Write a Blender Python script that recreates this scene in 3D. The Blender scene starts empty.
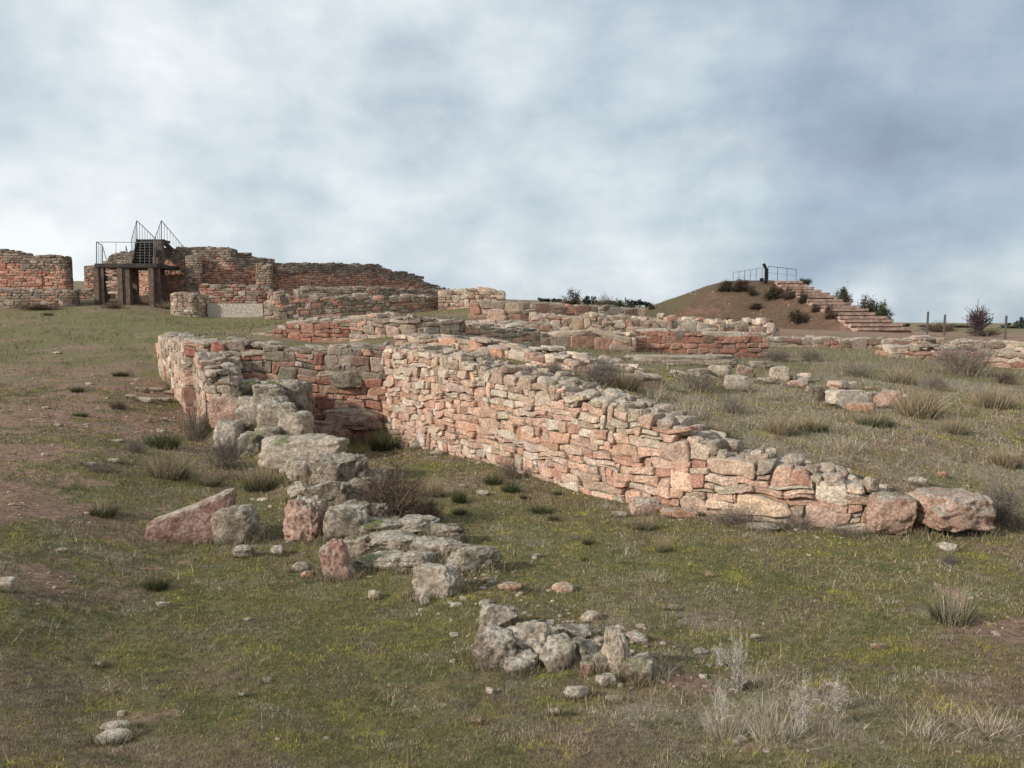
import bpy, math, numpy as np
from mathutils import Vector, Matrix
R = math.radians
# ------------------------------------------------------------------ camera, sky, sun, exposure
H = 1.75; F = 850.0; PITCH = math.atan(66/850)
scene = bpy.context.scene
COL = scene.collection
cd = bpy.data.cameras.new('camera'); cam = bpy.data.objects.new('camera', cd); COL.objects.link(cam)
cam.location = (0, 0, H); cam.rotation_euler = (math.pi/2 - PITCH, 0, 0)
cd.sensor_width = 36; cd.lens = 36*F/1024; cd.clip_start = .05; cd.clip_end = 8000
scene.camera = cam
scene.view_settings.view_transform = 'Standard'; scene.view_settings.look = 'None'
scene.view_settings.exposure = 0.5; scene.view_settings.gamma = 1
SUN_DIR = Vector((-0.80, -0.46, 0.46)).normalized()      # towards the sun
sl = bpy.data.lights.new('sun', 'SUN'); sl.energy = 3.0; sl.angle = R(5); sl.color = (1, .93, .84)
so = bpy.data.objects.new('sun', sl); COL.objects.link(so)
so.rotation_euler = SUN_DIR.to_track_quat('Z', 'Y').to_euler()

def pixdir(px, py):
    u = (px-512)/F; v = (384-py)/F
    c, s = math.cos(PITCH), math.sin(PITCH)
    return Vector((u, c+s*v, -s+c*v))
def W(px, py, Y):
    d = pixdir(px, py); t = Y/d.y
    return np.array((d.x*t, Y, H+d.z*t))

world = bpy.data.worlds.new('World'); scene.world = world; world.use_nodes = True
def build_sky():
    nt = world.node_tree; N = nt.nodes; L = nt.links; N.clear()
    def mth(op, a, b=None, c=None, clamp=False):
        n = N.new('ShaderNodeMath'); n.operation = op; n.use_clamp = clamp
        for i, v in enumerate((a, b, c)):
            if v is None: continue
            if isinstance(v, (int, float)): n.inputs[i].default_value = v
            else: L.new(v, n.inputs[i])
        return n.outputs[0]
    out = N.new('ShaderNodeOutputWorld'); bg = N.new('ShaderNodeBackground'); bg.inputs[1].default_value = .1
    sky = N.new('ShaderNodeTexSky'); sky.sky_type = 'NISHITA'; sky.sun_disc = False
    sky.sun_elevation = math.asin(SUN_DIR.z); sky.sun_rotation = math.atan2(SUN_DIR.x, SUN_DIR.y)
    sky.air_density = 1; sky.dust_density = 1
    tc = N.new('ShaderNodeTexCoord'); sp = N.new('ShaderNodeSeparateXYZ'); L.new(tc.outputs['Generated'], sp.inputs[0])
    x, y, z = sp.outputs
    zz = mth('ADD', mth('MAXIMUM', z, 0.0), .16)
    cx = mth('DIVIDE', x, zz); cy = mth('DIVIDE', y, zz)
    cb = N.new('ShaderNodeCombineXYZ'); L.new(cx, cb.inputs[0]); L.new(cy, cb.inputs[1]); L.new(z, cb.inputs[2])
    def noise(scale, detail, rough, dist, off):
        m = N.new('ShaderNodeMapping'); m.inputs['Location'].default_value = off; L.new(cb.outputs[0], m.inputs[0])
        n = N.new('ShaderNodeTexNoise'); n.inputs['Scale'].default_value = scale; n.inputs['Detail'].default_value = detail
        n.inputs['Roughness'].default_value = rough; n.inputs['Distortion'].default_value = dist
        L.new(m.outputs[0], n.inputs['Vector']); return n.outputs[0]
    n1 = noise(.55, 6, .52, .3, (3.1, 1.7, 0)); n2 = noise(1.5, 7, .56, .5, (8.3, 4.2, 1)); n3 = noise(.9, 5, .5, .2, (1.2, 9.1, 2))
    n5n = N.new('ShaderNodeTexNoise'); n5n.inputs['Scale'].default_value = 11; n5n.inputs['Detail'].default_value = 8; n5n.inputs['Roughness'].default_value = .55; L.new(tc.outputs['Generated'], n5n.inputs['Vector']); n5 = n5n.outputs[0]
    n4n = N.new('ShaderNodeTexNoise'); n4n.inputs['Scale'].default_value = 4.2; n4n.inputs['Detail'].default_value = 9; n4n.inputs['Roughness'].default_value = .52; n4n.inputs['Distortion'].default_value = 0.
    n4m = N.new('ShaderNodeMapping'); n4m.inputs['Scale'].default_value = (1, 1, 1.9); L.new(tc.outputs['Generated'], n4m.inputs[0]); L.new(n4m.outputs[0], n4n.inputs['Vector']); n4 = n4n.outputs[0]
    val = mth('ADD', mth('MULTIPLY', n1, .36), mth('MULTIPLY', n2, .12))
    val = mth('ADD', mth('MULTIPLY_ADD', n5, .48, mth('MULTIPLY_ADD', n4, 1.1, val)), -.40)
    blobs = [(655, 225, 160, .10), (640, 255, 500, .10), (60, 200, 60, .10), (300, 90, 20, .07), (560, 280, 150, .06),
             (1000, 290, 700, .34), (880, 285, 800, .26), (740, 285, 500, .14), (560, 270, 300, .08), (30, 215, 120, .16), (200, 40, 14, .06),
             (930, 205, 60, -.17), (860, 215, 160, -.08), (470, 190, 60, -.05), (380, 255, 140, -.05), (1020, 30, 12, -.16), (240, 210, 140, -.04), (850, 90, 20, -.05)]
    nrm = N.new('ShaderNodeVectorMath'); nrm.operation = 'NORMALIZE'; L.new(tc.outputs['Generated'], nrm.inputs[0])
    # wobble the look-up direction so that cloud masses are not round
    wn = N.new('ShaderNodeTexNoise'); wn.inputs['Scale'].default_value = 5; wn.inputs['Detail'].default_value = 6; L.new(nrm.outputs[0], wn.inputs['Vector'])
    ws = N.new('ShaderNodeVectorMath'); ws.operation = 'MULTIPLY_ADD'; L.new(wn.outputs['Color'], ws.inputs[0]); ws.inputs[1].default_value = (.26, .1, .2)
    ws.inputs[2].default_value = (-.13, -.05, -.1)
    wa = N.new('ShaderNodeVectorMath'); wa.operation = 'ADD'; L.new(ws.outputs[0], wa.inputs[0]); L.new(nrm.outputs[0], wa.inputs[1])
    wz = N.new('ShaderNodeVectorMath'); wz.operation = 'NORMALIZE'; L.new(wa.outputs[0], wz.inputs[0])
    for px, py, k, amt in blobs:
        d = pixdir(px, py).normalized()
        dt = N.new('ShaderNodeVectorMath'); dt.operation = 'DOT_PRODUCT'; L.new(wz.outputs[0], dt.inputs[0]); dt.inputs[1].default_value = d
        pw = mth('POWER', mth('MAXIMUM', dt.outputs['Value'], 0.0), float(k))
        val = mth('MULTIPLY_ADD', pw, amt, val)
    cr = N.new('ShaderNodeValToRGB'); L.new(val, cr.inputs[0])
    el = cr.color_ramp.elements
    S = 10
    stops = [(.10, (.20, .245, .32)), (.34, (.28, .34, .42)), (.50, (.355, .415, .47)), (.62, (.43, .49, .535)), (.78, (.53, .58, .61)), (.95, (.66, .69, .70))]
    while len(el) < len(stops): el.new(.5)
    for e, (p, c) in zip(el, stops): e.position = p; e.color = (*c, 1)
    ml = N.new('ShaderNodeVectorMath'); ml.operation = 'SCALE'; L.new(cr.outputs[0], ml.inputs[0]); ml.inputs['Scale'].default_value = S
    mix = N.new('ShaderNodeMix'); mix.data_type = 'RGBA'
    cover = mth('MULTIPLY_ADD', n3, .4, .74, clamp=True)
    L.new(cover, mix.inputs[0]); L.new(sky.outputs[0], mix.inputs[6]); L.new(ml.outputs[0], mix.inputs[7])
    L.new(mix.outputs[2], bg.inputs[0]); L.new(bg.outputs[0], out.inputs[0])
build_sky()

# ------------------------------------------------------------------ noise, mesh helpers
_rng = np.random.RandomState(7)
_perm = np.concatenate([_rng.permutation(256)]*3)
_grad = _rng.normal(size=(256, 3)); _grad /= np.linalg.norm(_grad, axis=1)[:, None]
def noise3(p):
    p = np.asarray(p, float); sh = p.shape[:-1]; p = p.reshape(-1, 3)
    i = np.floor(p).astype(int); f = p-i; u = f*f*f*(f*(f*6-15)+10); i &= 255
    r = 0
    for dx in (0, 1):
        wx = u[:, 0] if dx else 1-u[:, 0]
        for dy in (0, 1):
            wy = u[:, 1] if dy else 1-u[:, 1]
            for dz in (0, 1):
                wz = u[:, 2] if dz else 1-u[:, 2]
                h = _perm[_perm[_perm[(i[:, 0]+dx) & 255]+((i[:, 1]+dy) & 255)]+((i[:, 2]+dz) & 255)]
                g = _grad[h]
                r = r+wx*wy*wz*((f[:, 0]-dx)*g[:, 0]+(f[:, 1]-dy)*g[:, 1]+(f[:, 2]-dz)*g[:, 2])
    return (r*1.6).reshape(sh)
def fbm(x, y, s, o=4, z=0.0, gain=.5):
    x = np.asarray(x, float); y = np.asarray(y, float); t = 0; a = 1; n = 0
    for k in range(o):
        t = t+a*noise3(np.stack([x*s+k*7.3, y*s+k*3.1, np.zeros_like(x)+z+k*1.7], -1)); n += a; a *= gain; s *= 2.03
    return t/n
def sstep(a, b, x): t = np.clip((x-a)/(b-a), 0, 1); return t*t*(3-2*t)

def mk(name, v, f, m, parent=None, cols=None, smooth=False, loc=None):
    v = np.asarray(v, np.float32)
    if loc is not None: v = v-np.asarray(loc, np.float32)
    f = np.asarray(f, np.int32); k = f.shape[1]
    me = bpy.data.meshes.new(name)
    me.vertices.add(len(v)); me.vertices.foreach_set('co', v.ravel())
    me.loops.add(f.size); me.loops.foreach_set('vertex_index', f.ravel())
    me.polygons.add(len(f)); me.polygons.foreach_set('loop_start', np.arange(0, f.size, k, dtype=np.int32))
    me.polygons.foreach_set('use_smooth', np.full(len(f), smooth))
    me.update(calc_edges=True)
    if cols is not None:
        ca = me.color_attributes.new('Col', 'FLOAT_COLOR', 'POINT')
        c = np.ones((len(v), 4), np.float32); c[:, :3] = cols; ca.data.foreach_set('color', c.ravel())
    me.materials.append(m); me.validate()
    o = bpy.data.objects.new(name, me); COL.objects.link(o)
    if parent is not None: o.parent = parent
    if loc is not None: o.location = loc
    return o
def tag(o, label=None, cat=None, group=None, kind=None):
    if label: o['label'] = label
    if cat: o['category'] = cat
    if group: o['group'] = group
    if kind: o['kind'] = kind
    return o
def empty(name, loc, label, cat, group=None):
    o = bpy.data.objects.new(name, None); COL.objects.link(o); o.location = loc; o.empty_display_size = .2
    return tag(o, label, cat, group)

class MB:                       # collects quads into one mesh
    def __init__(s): s.v = []; s.f = []; s.n = 0
    def box(s, c, h, ax=None):
        c = np.asarray(c, float); h = np.asarray(h, float); ax = np.eye(3) if ax is None else np.asarray(ax)
        q = np.array([[i, j, k] for i in (-1, 1) for j in (-1, 1) for k in (-1, 1)])*h
        s.v.append(c+q@ax); s.f += [[s.n+a for a in t] for t in ((0, 1, 3, 2), (4, 6, 7, 5), (0, 4, 5, 1), (2, 3, 7, 6), (0, 2, 6, 4), (1, 5, 7, 3))]; s.n += 8
    def bar(s, a, b, w, d=None):
        a = np.asarray(a, float); b = np.asarray(b, float); d = w if d is None else d
        t = b-a; l = np.linalg.norm(t); t /= l; up = np.array((0, 0, 1.)) if abs(t[2]) < .9 else np.array((0, 1., 0))
        x = np.cross(t, up); x /= np.linalg.norm(x); y = np.cross(x, t)
        s.box((a+b)/2, (w/2, d/2, l/2), np.stack([x, y, t]))
    def build(s, name, m, parent=None, loc=None):
        v = np.concatenate(s.v)
        if loc is not None: v = v-np.asarray(loc)
        return mk(name, v, s.f, m, parent)

# ------------------------------------------------------------------ materials
def newmat(name):
    m = bpy.data.materials.new(name); m.use_nodes = True; nt = m.node_tree
    b = nt.nodes['Principled BSDF']; b.inputs['Roughness'].default_value = .9; b.inputs['Specular IOR Level'].default_value = .2
    return m, nt, nt.nodes, nt.links, b
def nz(N, L, vec, scale, detail=4, rough=.55, dist=0):
    n = N.new('ShaderNodeTexNoise'); n.inputs['Scale'].default_value = scale; n.inputs['Detail'].default_value = detail
    n.inputs['Roughness'].default_value = rough; n.inputs['Distortion'].default_value = dist
    if vec is not None: L.new(vec, n.inputs['Vector'])
    return n.outputs[0]
def rmp(N, L, v, a, b, lo=0., hi=1.):
    n = N.new('ShaderNodeMapRange'); n.interpolation_type = 'SMOOTHSTEP'
    for i, q in zip((1, 2, 3, 4), (a, b, lo, hi)): n.inputs[i].default_value = q
    L.new(v, n.inputs[0]); return n.outputs[0]
def mixc(N, L, fac, a, b, mode='MIX'):
    n = N.new('ShaderNodeMix'); n.data_type = 'RGBA'; n.blend_type = mode
    for i, q in ((0, fac), (6, a), (7, b)):
        if isinstance(q, (int, float)): n.inputs[i].default_value = q
        elif isinstance(q, tuple): n.inputs[i].default_value = (*q, 1)
        else: L.new(q, n.inputs[i])
    return n.outputs[2]
def mul(N, L, a, b):
    n = N.new('ShaderNodeMath'); n.operation = 'MULTIPLY'
    for i, q in enumerate((a, b)):
        if isinstance(q, (int, float)): n.inputs[i].default_value = q
        else: L.new(q, n.inputs[i])
    return n.outputs[0]
def bump(N, L, b, h, strength, dist):
    n = N.new('ShaderNodeBump'); n.inputs['Strength'].default_value = strength; n.inputs['Distance'].default_value = dist
    L.new(h, n.inputs['Height']); L.new(n.outputs[0], b.inputs['Normal'])

def stone_mat(name, moss=.25, lichen=.8, dark=.35, face_lichen=.25, scale=1.0, bd=.022):
    m, nt, N, L, b = newmat(name)
    at = N.new('ShaderNodeAttribute'); at.attribute_name = 'Col'
    tc = N.new('ShaderNodeTexCoord'); g = N.new('ShaderNodeNewGeometry')
    v = g.outputs['Position']
    sp = N.new('ShaderNodeSeparateXYZ'); L.new(g.outputs['Normal'], sp.inputs[0])
    a1 = nz(N, L, v, 9*scale, 6, .65); a2 = nz(N, L, v, 38*scale, 5, .7); a3 = nz(N, L, v, 3.1*scale, 5, .6); a4 = nz(N, L, v, 90*scale, 3, .7)
    c = mixc(N, L, rmp(N, L, a1, .3, .7, 0, 1), (.74, .71, .69), (1.25, 1.2, 1.17))
    c = mixc(N, L, 1.0, at.outputs['Color'], c, 'MULTIPLY')
    sp2 = mixc(N, L, rmp(N, L, a2, .35, .68), (.6, .6, .6), (1.3, 1.3, 1.3))
    c = mixc(N, L, 1.0, c, sp2, 'MULTIPLY')
    up = rmp(N, L, sp.outputs[2], .15, .75)
    # pale grey crust lichen, thick on upward faces
    lf = mul(N, L, rmp(N, L, a1, .36, .55), rmp(N, L, up, 0, 1, face_lichen, lichen))
    c = mixc(N, L, lf, c, mixc(N, L, rmp(N, L, a2, .4, .62), (.25, .215, .17), (.56, .50, .42)))
    # dark lichen spots
    dk = mul(N, L, rmp(N, L, a2, .56, .68), dark); dk = mul(N, L, dk, rmp(N, L, a3, .4, .6))
    c = mixc(N, L, dk, c, (.05, .045, .04))
    # moss
    mf = mul(N, L, rmp(N, L, a3, .5, .62), mul(N, L, up, moss))
    c = mixc(N, L, mf, c, (.115, .125, .045))
    L.new(c, b.inputs['Base Color'])
    ad = N.new('ShaderNodeMath'); ad.operation = 'MULTIPLY_ADD'; L.new(a1, ad.inputs[0]); ad.inputs[1].default_value = 1.6; L.new(a2, ad.inputs[2])
    bump(N, L, b, ad.outputs[0], .7, bd)
    return m
M_stone = stone_mat('sandstone_masonry', .15, .7, .3, .07)
M_rock = stone_mat('weathered_rock', .4, .9, .9, .3, .8, .04)
M_mossy = stone_mat('mossy_block', .9, .85, .8, .4, .8)
M_far = stone_mat('far_masonry', .1, .45, .35, .08, .4, .04)
def attr_mat(name, var=.3, rough=.9, trans=0.0, scale=30.):
    m, nt, N, L, b = newmat(name)
    at = N.new('ShaderNodeAttribute'); at.attribute_name = 'Col'
    g = N.new('ShaderNodeNewGeometry'); n = nz(N, L, g.outputs['Position'], scale, 3)
    c = mixc(N, L, rmp(N, L, n, .3, .7), (1-var,)*3, (1+var,)*3)
    L.new(mixc(N, L, 1.0, at.outputs['Color'], c, 'MULTIPLY'), b.inputs['Base Color'])
    b.inputs['Roughness'].default_value = rough; b.inputs['Specular IOR Level'].default_value = .08
    return m
M_plant = attr_mat('plant_matter')
def plain_mat(name, col, var=.25, scale=8., rough=.8, metal=0., b_s=.2):
    m, nt, N, L, b = newmat(name)
    tc = N.new('ShaderNodeTexCoord'); n = nz(N, L, tc.outputs['Object'], scale, 5, .6)
    c = mixc(N, L, rmp(N, L, n, .3, .7), tuple(x*(1-var) for x in col), tuple(x*(1+var) for x in col))
    L.new(c, b.inputs['Base Color']); b.inputs['Roughness'].default_value = rough; b.inputs['Metallic'].default_value = metal
    bump(N, L, b, n, b_s, .01); return m
M_core = plain_mat('earth_mortar', (.36, .22, .15), .35, 25, .95, 0, .8)
M_corefar = plain_mat('dusty_mortar', (.27, .155, .11), .35, 12, .95, 0, .8)
M_steel = plain_mat('rusty_steel', (.125, .085, .065), .35, 4, .7)
M_deck = plain_mat('dark_deck', (.05, .04, .035), .3, 4, .7)
M_rail = plain_mat('galvanised_rail', (.17, .20, .205), .2, 5, .5)
M_tread = plain_mat('timber_tread', (.50, .38, .30), .3, 6, .85)
M_black = plain_mat('black_iron', (.012, .012, .014), .2, 5, .5)
M_post = plain_mat('weathered_post', (.11, .10, .09), .3, 8, .9)
M_plaster = plain_mat('gravel_plaster', (.42, .36, .30), .45, 14, .95, 0, .6)
M_riser = plain_mat('red_riser', (.13, .075, .055), .3, 3, .9)
M_gravel = plain_mat('pale_gravel', (.36, .25, .195), .4, 2.5, .95)

# ------------------------------------------------------------------ terrain
def ctrl(tab): return np.array([W(*t) for t in tab])
common = [(-260, 768, 3.4), (0, 768, 3.3), (256, 768, 3.3), (512, 768, 3.3), (768, 768, 3.3), (1024, 768, 3.3), (1300, 768, 3.4),
    (-100, 600, 5.3), (0, 600, 5.4), (0, 500, 8.2), (0, 400, 15), (0, 350, 23), (0, 309, 38), (60, 550, 7.0), (100, 450, 11), (130, 400, 16), (120, 350, 23.5), (110, 309, 38),
    (-300, 500, 8.2), (-300, 400, 15), (-300, 340, 24), (-200, 305, 40),
    (150, 545, 7.9), (240, 562, 7.4), (250, 650, 5.1), (80, 680, 4.6), (512, 650, 5.2), (512, 590, 6.5), (760, 650, 5.2), (760, 580, 6.7), (1000, 600, 6.2), (950, 552, 7.5), (1100, 560, 7.6),
    (1060, 515, 8.9), (1080, 490, 9.7), (1024, 440, 11.9), (1150, 450, 12), (1024, 395, 17), (1200, 395, 18), (1024, 368, 26), (1200, 360, 30), (1024, 350, 42), (1250, 345, 50),
    (150, 302, 42), (230, 326, 33), (200, 325, 31), (185, 318, 37.6), (235, 319.5, 38), (275, 321, 35.6), (300, 322, 33.5), (340, 318, 36.2), (420, 313.5, 37.8), (400, 318, 35), (480, 300, 42), (560, 308, 44), (640, 316, 46), (700, 326, 50), (800, 334, 52), (920, 342, 46),
    (600, 312, 75), (700, 324, 75), (820, 330, 70), (950, 334, 75), (1050, 338, 80), (1250, 338, 80), (300, 290, 70), (100, 292, 60), (-200, 290, 60), (480, 298, 75),
    (80, 281, 130), (-300, 285, 130), (300, 296, 130), (500, 303, 130), (600, 307, 130), (700, 318, 130), (900, 330, 130), (1050, 331, 130), (1300, 331, 130),
    (-400, 290, 320), (100, 289, 320), (400, 300, 320), (600, 302, 320), (700, 314, 320), (900, 325, 320), (1050, 326, 320), (1400, 325, 320),
    (-400, 312, 2500), (300, 312, 2500), (700, 322, 2500), (1000, 327.5, 2500), (1400, 327.5, 2500), (1000, 327, 900), (700, 320, 900)]
low = [(205, 440, 13.6), (180, 402, 17), (160, 372, 19.8), (145, 366, 20.5), (150, 352, 23.5), (390, 442, 15.1), (300, 438, 15.0), (330, 500, 9.6), (450, 480, 11), (440, 452, 13.2), (530, 478, 11.3), (600, 498, 10.2), (690, 512, 9.4), (790, 523, 8.8),
       (880, 531, 8.5), (960, 531, 8.3), (420, 540, 8.1), (560, 540, 8.0), (700, 540, 7.9), (300, 520, 8.9)]
high = [(400, 350, 16), (340, 352, 16.2), (260, 350, 17), (190, 345, 18.2), (170, 340, 20.5), (230, 334, 24), (330, 343, 19.5), (300, 322, 22), (390, 322, 20.5), (500, 368, 12.8), (460, 345, 18.2),
        (600, 386, 11.4), (560, 366, 15), (520, 350, 18), (650, 410, 10.7), (700, 434, 10.1), (760, 458, 9.5), (830, 474, 9.1), (900, 488, 8.95), (980, 500, 8.9), (700, 400, 13), (850, 440, 10.8), (800, 395, 14.8), (900, 405, 14.5), (650, 372, 16), (740, 366, 20), (880, 366, 20.5),
        (600, 356, 20), (620, 345, 24), (760, 352, 26), (900, 352, 28), (500, 330, 26), (600, 330, 30), (700, 334, 34), (450, 318, 27), (380, 314, 28)]
def rbf_fit(P):
    q = rbf_c(P[:, 0], P[:, 1]); n = len(q)
    K = np.sqrt(((q[:, None]-q[None])**2).sum(-1)+.004)
    A = np.zeros((n+1, n+1)); A[:n, :n] = -K; A[:n, n] = 1; A[n, :n] = 1
    A[:n, :n] += -np.eye(n)*(-.01)
    s = np.linalg.solve(A, np.append(P[:, 2], 0)); return q, s
def rbf_c(x, y):
    y = np.maximum(y, .8); az = np.clip(np.arctan2(x, y), -.85, .85)
    return np.stack([az*2.2, np.log(np.maximum(y, np.hypot(x, y)*.6))], -1)
def rbf_eval(m, x, y):
    q, s = m; c = rbf_c(x, y); r = np.full(x.shape, s[-1])
    for i in range(len(q)): r = r-s[i]*np.sqrt(((c-q[i])**2).sum(-1)+.004)
    return r
m_low = rbf_fit(ctrl(common+low)); m_high = rbf_fit(ctrl(common+high))
# wall courses as (px, py_base, py_top, depth)
MAIN = [(385, 442, 347, 15.0), (440, 452, 356, 13.3), (500, 467, 373, 12.0), (560, 484, 390, 10.9), (620, 501, 409, 10.0), (660, 508, 422, 9.6), (700, 513, 446, 9.3), (740, 518, 461, 9.0), (790, 522, 471, 8.75), (830, 526, 480, 8.6), (878, 531, 492, 8.45)]
BACK = [(186, 432, 341, 14.9), (235, 434, 344, 14.95), (290, 436, 348, 15.0), (300, 437, 352, 15.0), (340, 440, 347, 15.0), (388, 442, 346, 15.0)]
LEFT = [(159, 372, 337, 19.8), (180, 402, 340, 16.9), (192, 420, 346, 15.3), (203, 436, 363, 14.3), (209, 446, 384, 13.5)]
def xy(t): return W(t[0], t[1], t[3])[:2]
def shift(tabs, back):
    p = np.array([xy(t) for t in tabs]); g = np.gradient(p, axis=0); g /= np.linalg.norm(g, axis=1)[:, None]
    return p+np.stack([-g[:, 1], g[:, 0]], -1)*back
terr = [W(159, 350, 24)[:2]]+list(shift(LEFT[:3], .3))+list(shift(BACK, .35))[1:-1]+[np.array((-2.0, 15.4))]+list(shift(MAIN, .35))[1:]+[W(1010, 500, 8.9)[:2], W(1100, 500, 9.6)[:2], (14, 12), (20, 30), (10, 30), (-10, 30)]
terr = np.array(terr)
def sdf(x, y, poly):
    d = np.full(x.shape, 1e9); ins = np.zeros(x.shape, bool); n = len(poly)
    for i in range(n):
        a = poly[i]; b = poly[(i+1) % n]; e = b-a
        t = np.clip(((x-a[0])*e[0]+(y-a[1])*e[1])/(e@e), 0, 1)
        d = np.minimum(d, np.hypot(x-a[0]-t*e[0], y-a[1]-t*e[1]))
        c = ((a[1] > y) != (b[1] > y)) & (x < (b[0]-a[0])*(y-a[1])/(b[1]-a[1]+1e-12)+a[0]); ins ^= c
    return np.where(ins, d, -d)
RIDGE = [(225, 420, 13.9, .50), (275, 430, 13.3, .50), (300, 450, 12.2, .30), (318, 490, 10.3, .20), (350, 530, 8.7, .12), (430, 570, 7.2, .08), (540, 650, 5.3, .06), (620, 670, 4.9, .04)]
def ridge(x, y):
    pts = [(*W(a, b, c)[:2], h) for a, b, c, h in RIDGE]; best = np.zeros(x.shape)
    for (x0, y0, h0), (x1, y1, h1) in zip(pts, pts[1:]):
        ex, ey = x1-x0, y1-y0; t = np.clip(((x-x0)*ex+(y-y0)*ey)/(ex*ex+ey*ey), 0, 1)
        d = np.hypot(x-x0-t*ex, y-y0-t*ey); best = np.maximum(best, (h0+(h1-h0)*t)*np.exp(-(d/.45)**4))
    return best
def gz(x, y, micro=True):
    x = np.asarray(x, float); y = np.asarray(y, float)
    d = sdf(x, y, terr); w = sstep(-.12, .12, d)
    z = rbf_eval(m_low, x, y)*(1-w)+rbf_eval(m_high, x, y)*w
    z = z+ridge(x, y)
    if micro:
        r = np.hypot(x, y); fade = np.clip(1-r/60, .0, 1)
        z = z+fade*(.045*fbm(x, y, .9, 3)+.022*fbm(x, y, 4.5, 3, 5)+.007*fbm(x, y, 22., 2, 9))+np.clip(r/60-.3, 0, 1)*.25*fbm(x, y, .12, 3, 2)*np.clip(200/r, 0, 1)
    return z
# the mound with the stairway
MC = np.array(W(757, 300, 88)[:2]); S0 = W(783, 281, 85); S1 = W(886, 330.5, 68)
def mound_h(x, y):
    base = gz(x, y, False); top = W(757, 279.5, 86)[2]
    dx, dy = x-MC[0], y-MC[1]; rx = np.where(dx < 0, 15.5, 9.5); q = np.hypot(dx/rx, dy/13.)
    f = 1-sstep(.0, 1.0, (q-.13)/.95); f = np.clip(f, 0, 1)
    z = base-.35+(top-base+.3)*f
    e = S1[:2]-S0[:2]; t = ((x-S0[0])*e[0]+(y-S0[1])*e[1])/(e@e); tc = np.clip(t, -.04, 1.05)
    lat = (x-S0[0]-tc*e[0])*(-e[1])+(y-S0[1]-tc*e[1])*e[0]; lat /= np.linalg.norm(e)
    zr = S0[2]+(S1[2]-S0[2])*tc; hw = 1.3+1.0*tc
    dr = np.hypot(np.maximum(np.abs(lat)-hw, 0), np.maximum(np.abs(t-tc), 0)*17)
    slope = np.where(lat > 0, .5, .42)
    zr = zr-.16-dr*slope
    z = np.maximum(z, zr)
    return z+.14*fbm(x, y, .35, 4, 3)*np.clip(dr/1.0, 0, 1)

def soilmask(x, y):
    """r: bare red soil, g: moss green, b: dry straw"""
    def blob(px, py, Y, rx, ry, amt):
        c = W(px, py, Y); return amt*np.exp(-((x-c[0])/rx)**2-((y-c[1])/ry)**2)
    n = fbm(x, y, .45, 4, 11); n2 = fbm(x, y, 1.6, 5, 14); n3 = fbm(x, y, .8, 5, 17); n4 = fbm(x, y, 5., 3, 19)
    red = blob(20, 430, 12, 2.4, 5.5, .5)+blob(30, 380, 18, 3.5, 5, .42)+blob(40, 345, 25, 5, 4, .3)+blob(-10, 480, 9, 1.1, 2.6, .22)+blob(60, 500, 8.2, 1.0, 1.0, .35)+blob(640, 680, 4.7, .5, .25, .35)+blob(990, 640, 5.4, .5, .35, .45)+blob(110, 730, 3.7, .35, .3, .5)+blob(70, 560, 6.3, .5, .6, .4)+blob(945, 445, 11, 1.2, .7, .5)
    red = red+sstep(22, 50, y)*sstep(4, 16, x)*.45*sstep(110, 80, y)+sstep(50, 60, y)*.35*sstep(0, 10, x)*sstep(110, 80, y)
    red = sstep(.28, .66, red+n2*.75+n*.45+n4*.45)*.85
    g = .42+n3*.95+n2*.25+blob(520, 560, 7.2, 2.6, 2.5, .35)+blob(870, 560, 6.8, 2.5, .9, .4)+blob(300, 640, 5.2, 1.6, 1.2, .15)+blob(190, 325, 31, 4, 6, .45)+blob(650, 365, 15, 2.5, 2.5, .25)
    g = np.clip(g, 0, 1)
    s = .15+n*.75-n2*.3+blob(820, 400, 13.5, 3.5, 4, .65)+blob(700, 410, 12, 1.8, 2, .5)+blob(760, 720, 4, 1, .6, .4)+blob(620, 620, 5.7, .8, .5, .35)+blob(960, 390, 17, 4, 7, .4)+blob(160, 440, 12.5, 1.3, 2, .4)
    return red, g, np.clip(s, 0, 1)

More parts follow.
